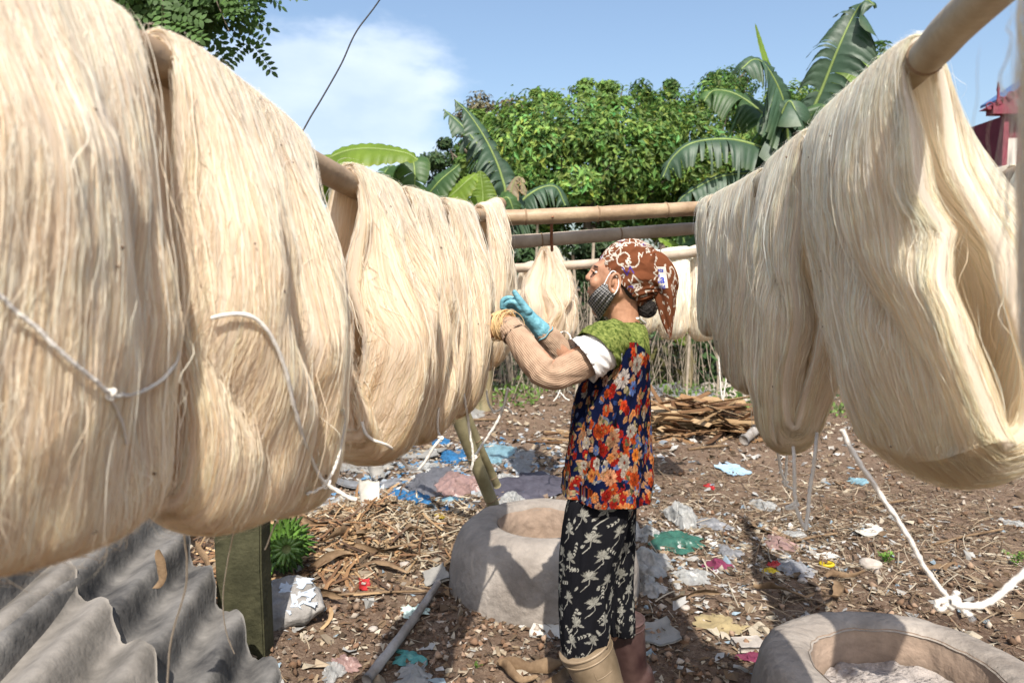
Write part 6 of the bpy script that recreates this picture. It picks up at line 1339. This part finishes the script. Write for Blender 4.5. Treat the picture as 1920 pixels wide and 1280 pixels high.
# dead curled banana leaves
def dead_leaf(px, py, L_, w, label, rot, seed, dz=0., pts=None, curl=.22):
    r = np.random.default_rng(seed); c = GP(px, py) if pts is None else np.array(pts[0]); n, k = 26, 7; t = np.linspace(0, 1, n)
    if pts is None:
        C = np.stack([L_ * (t - .5), .12 * L_ * np.sin(t * 5 + seed), .02 + .10 * L_ * np.abs(np.sin(t * 4 + seed * 2)) + dz], 1) @ rotm(0, 0, rot).T + c
    else: C = resample(np.array(pts), n)
    T_, A, B = frames(C); s = np.linspace(-1, 1, k); prof = 1.1 * w * np.sin(np.clip(t * .95 + .05, 0, 1) * math.pi) ** .6 * (1 + .35 * vn(t * 7, 0 * t, seed))
    tw = seed + t * r.uniform(-3, 3); ang = curl * s[None] ** 2 * 2
    D1 = np.cos(tw)[:, None] * A + np.sin(tw)[:, None] * B; D2 = -np.sin(tw)[:, None] * A + np.cos(tw)[:, None] * B
    V = C[:, None] + (prof[:, None] * s[None] * np.cos(ang))[..., None] * D1[:, None] + (prof[:, None] * np.abs(s[None]) * np.sin(ang))[..., None] * D2[:, None]
    V = V + .08 * w * fbm(V[..., 0] * 60, V[..., 2] * 60 + V[..., 1] * 40, seed, 2)[..., None]
    if pts is None: V[..., 2] = np.maximum(V[..., 2], g(V[..., 0], V[..., 1]) + .003)
    tag(npmesh('dead_leaf', V.reshape(-1, 3), gridF(n, k), PL['deadleaf'], origin=c), label, 'dead leaf', 'dead curled leaves on the ground')
for a in [(640, 1010, .30, .030, 'large brown curled leaf right of the green bananas', .9, 3), (610, 990, .26, .025, 'brown leaf hanging over the top of the green bananas', -.3, 4), (668, 1000, .22, .028, 'rust brown leaf pointing down beside the largest one', -1.2, 5), (710, 1075, .32, .02, 'long tan leaf strip left of the clay pit', .1, 6), (1000, 1262, .25, .028, 'grey brown curled leaf at the near boot', .2, 7), (965, 1275, .18, .02, 'small curled leaf left of the near boot', -.5, 8), (1040, 1290, .2, .024, 'tan curled leaf under the near boot', .6, 9),
          (720, 1040, .34, .022, 'pale dry strip across the shaving heap', -.2, 10), (640, 1060, .3, .022, 'dull brown leaf below the large curled one', .3, 11), (590, 1130, .25, .02, 'leaf scrap lying above the cracked slab', .1, 12), (1585, 1180 - 90, .22, .018, 'dark leaf left of the brown stone', .4, 13), (1470, 1120, .26, .02, 'torn leaf above the right clay pit', -.3, 14), (1560, 1120, .24, .02, 'coiled dark leaf at the back of the right clay pit', .9, 15), (1760, 1075, .22, .016, 'reddish leaf under the large cord knot', .1, 16), (380, 1010, .3, .03, 'brown leaf between the sheets and the post', .8, 17), (1300, 1130, .25, .018, 'pale leaf strip below the largest white bag', .3, 18), (1180, 1180, .2, .02, 'leaf scrap beside the maroon boot', -.4, 19)]: dead_leaf(*a)
dead_leaf(0, 0, 0, .010, 'dry brown leaf hanging over the corrugated sheets', 0, 21, pts=[P(296, 1030, 1.5), P(302, 1062, 1.5), P(300, 1090, 1.5), P(285, 1103, 1.5)])
dead_leaf(0, 0, 0, .016, 'dead brown leaf drooping right of the corrugated sheets', 0, 22, pts=[P(350, 1010, 2.6), P(372, 1030, 2.55), P(392, 1075, 2.5), P(385, 1110, 2.5)])
# small green weeds
def weed(px, py, h, label, seed, n=60):
    r = np.random.default_rng(seed); c = GP(px, py); root = empty('weed', c, label, 'weed', 'small green weeds in the bare earth'); A = Acc(); S_ = Acc()
    for k in range(6):
        tip = c + (r.normal(0, .35) * h, r.normal(0, .3) * h, h * r.uniform(.5, 1)); S_.add(*tubeVF([c, (c + tip) / 2 + (0, 0, .1 * h), tip], .0015, 4, 7, cap=False))
        for j in range(n // 6):
            t = r.uniform(.3, 1); p0 = c + (tip - c) * t; d = r.normal(size=3); d[2] = abs(d[2]) * .4; d /= np.linalg.norm(d); s = np.cross(d, (0, 0, 1)); s /= np.linalg.norm(s); l = h * r.uniform(.14, .28)
            A.add([p0, p0 + d * l * .5 + s * l * .3 + (0, 0, .1 * l), p0 + d * l, p0 + d * l * .5 - s * l * .3 + (0, 0, .1 * l)], [np.array([(0, 1, 2), (0, 2, 3)])], np.array((1.2, 1.4, 1.)) * r.uniform(.8, 1.4))
    A.build('leaf_tuft', m_leafA, root, smooth=False)['kind'] = 'stuff'; S_.build('stem', m_leafA, root)
weed(1664, 1058, .10, 'bright green weed beside the brown stone', 1); weed(1905, 1062, .09, 'grey green weed at the right picture edge', 2); weed(893, 1252, .03, 'tiny weed on bare earth between the stick and the boots', 3, 24); weed(1335, 700, .5, 'tall thin weed behind the right row of skeins', 5, 90); weed(1280, 690, .3, 'low weed clump near the back stakes', 6, 120)
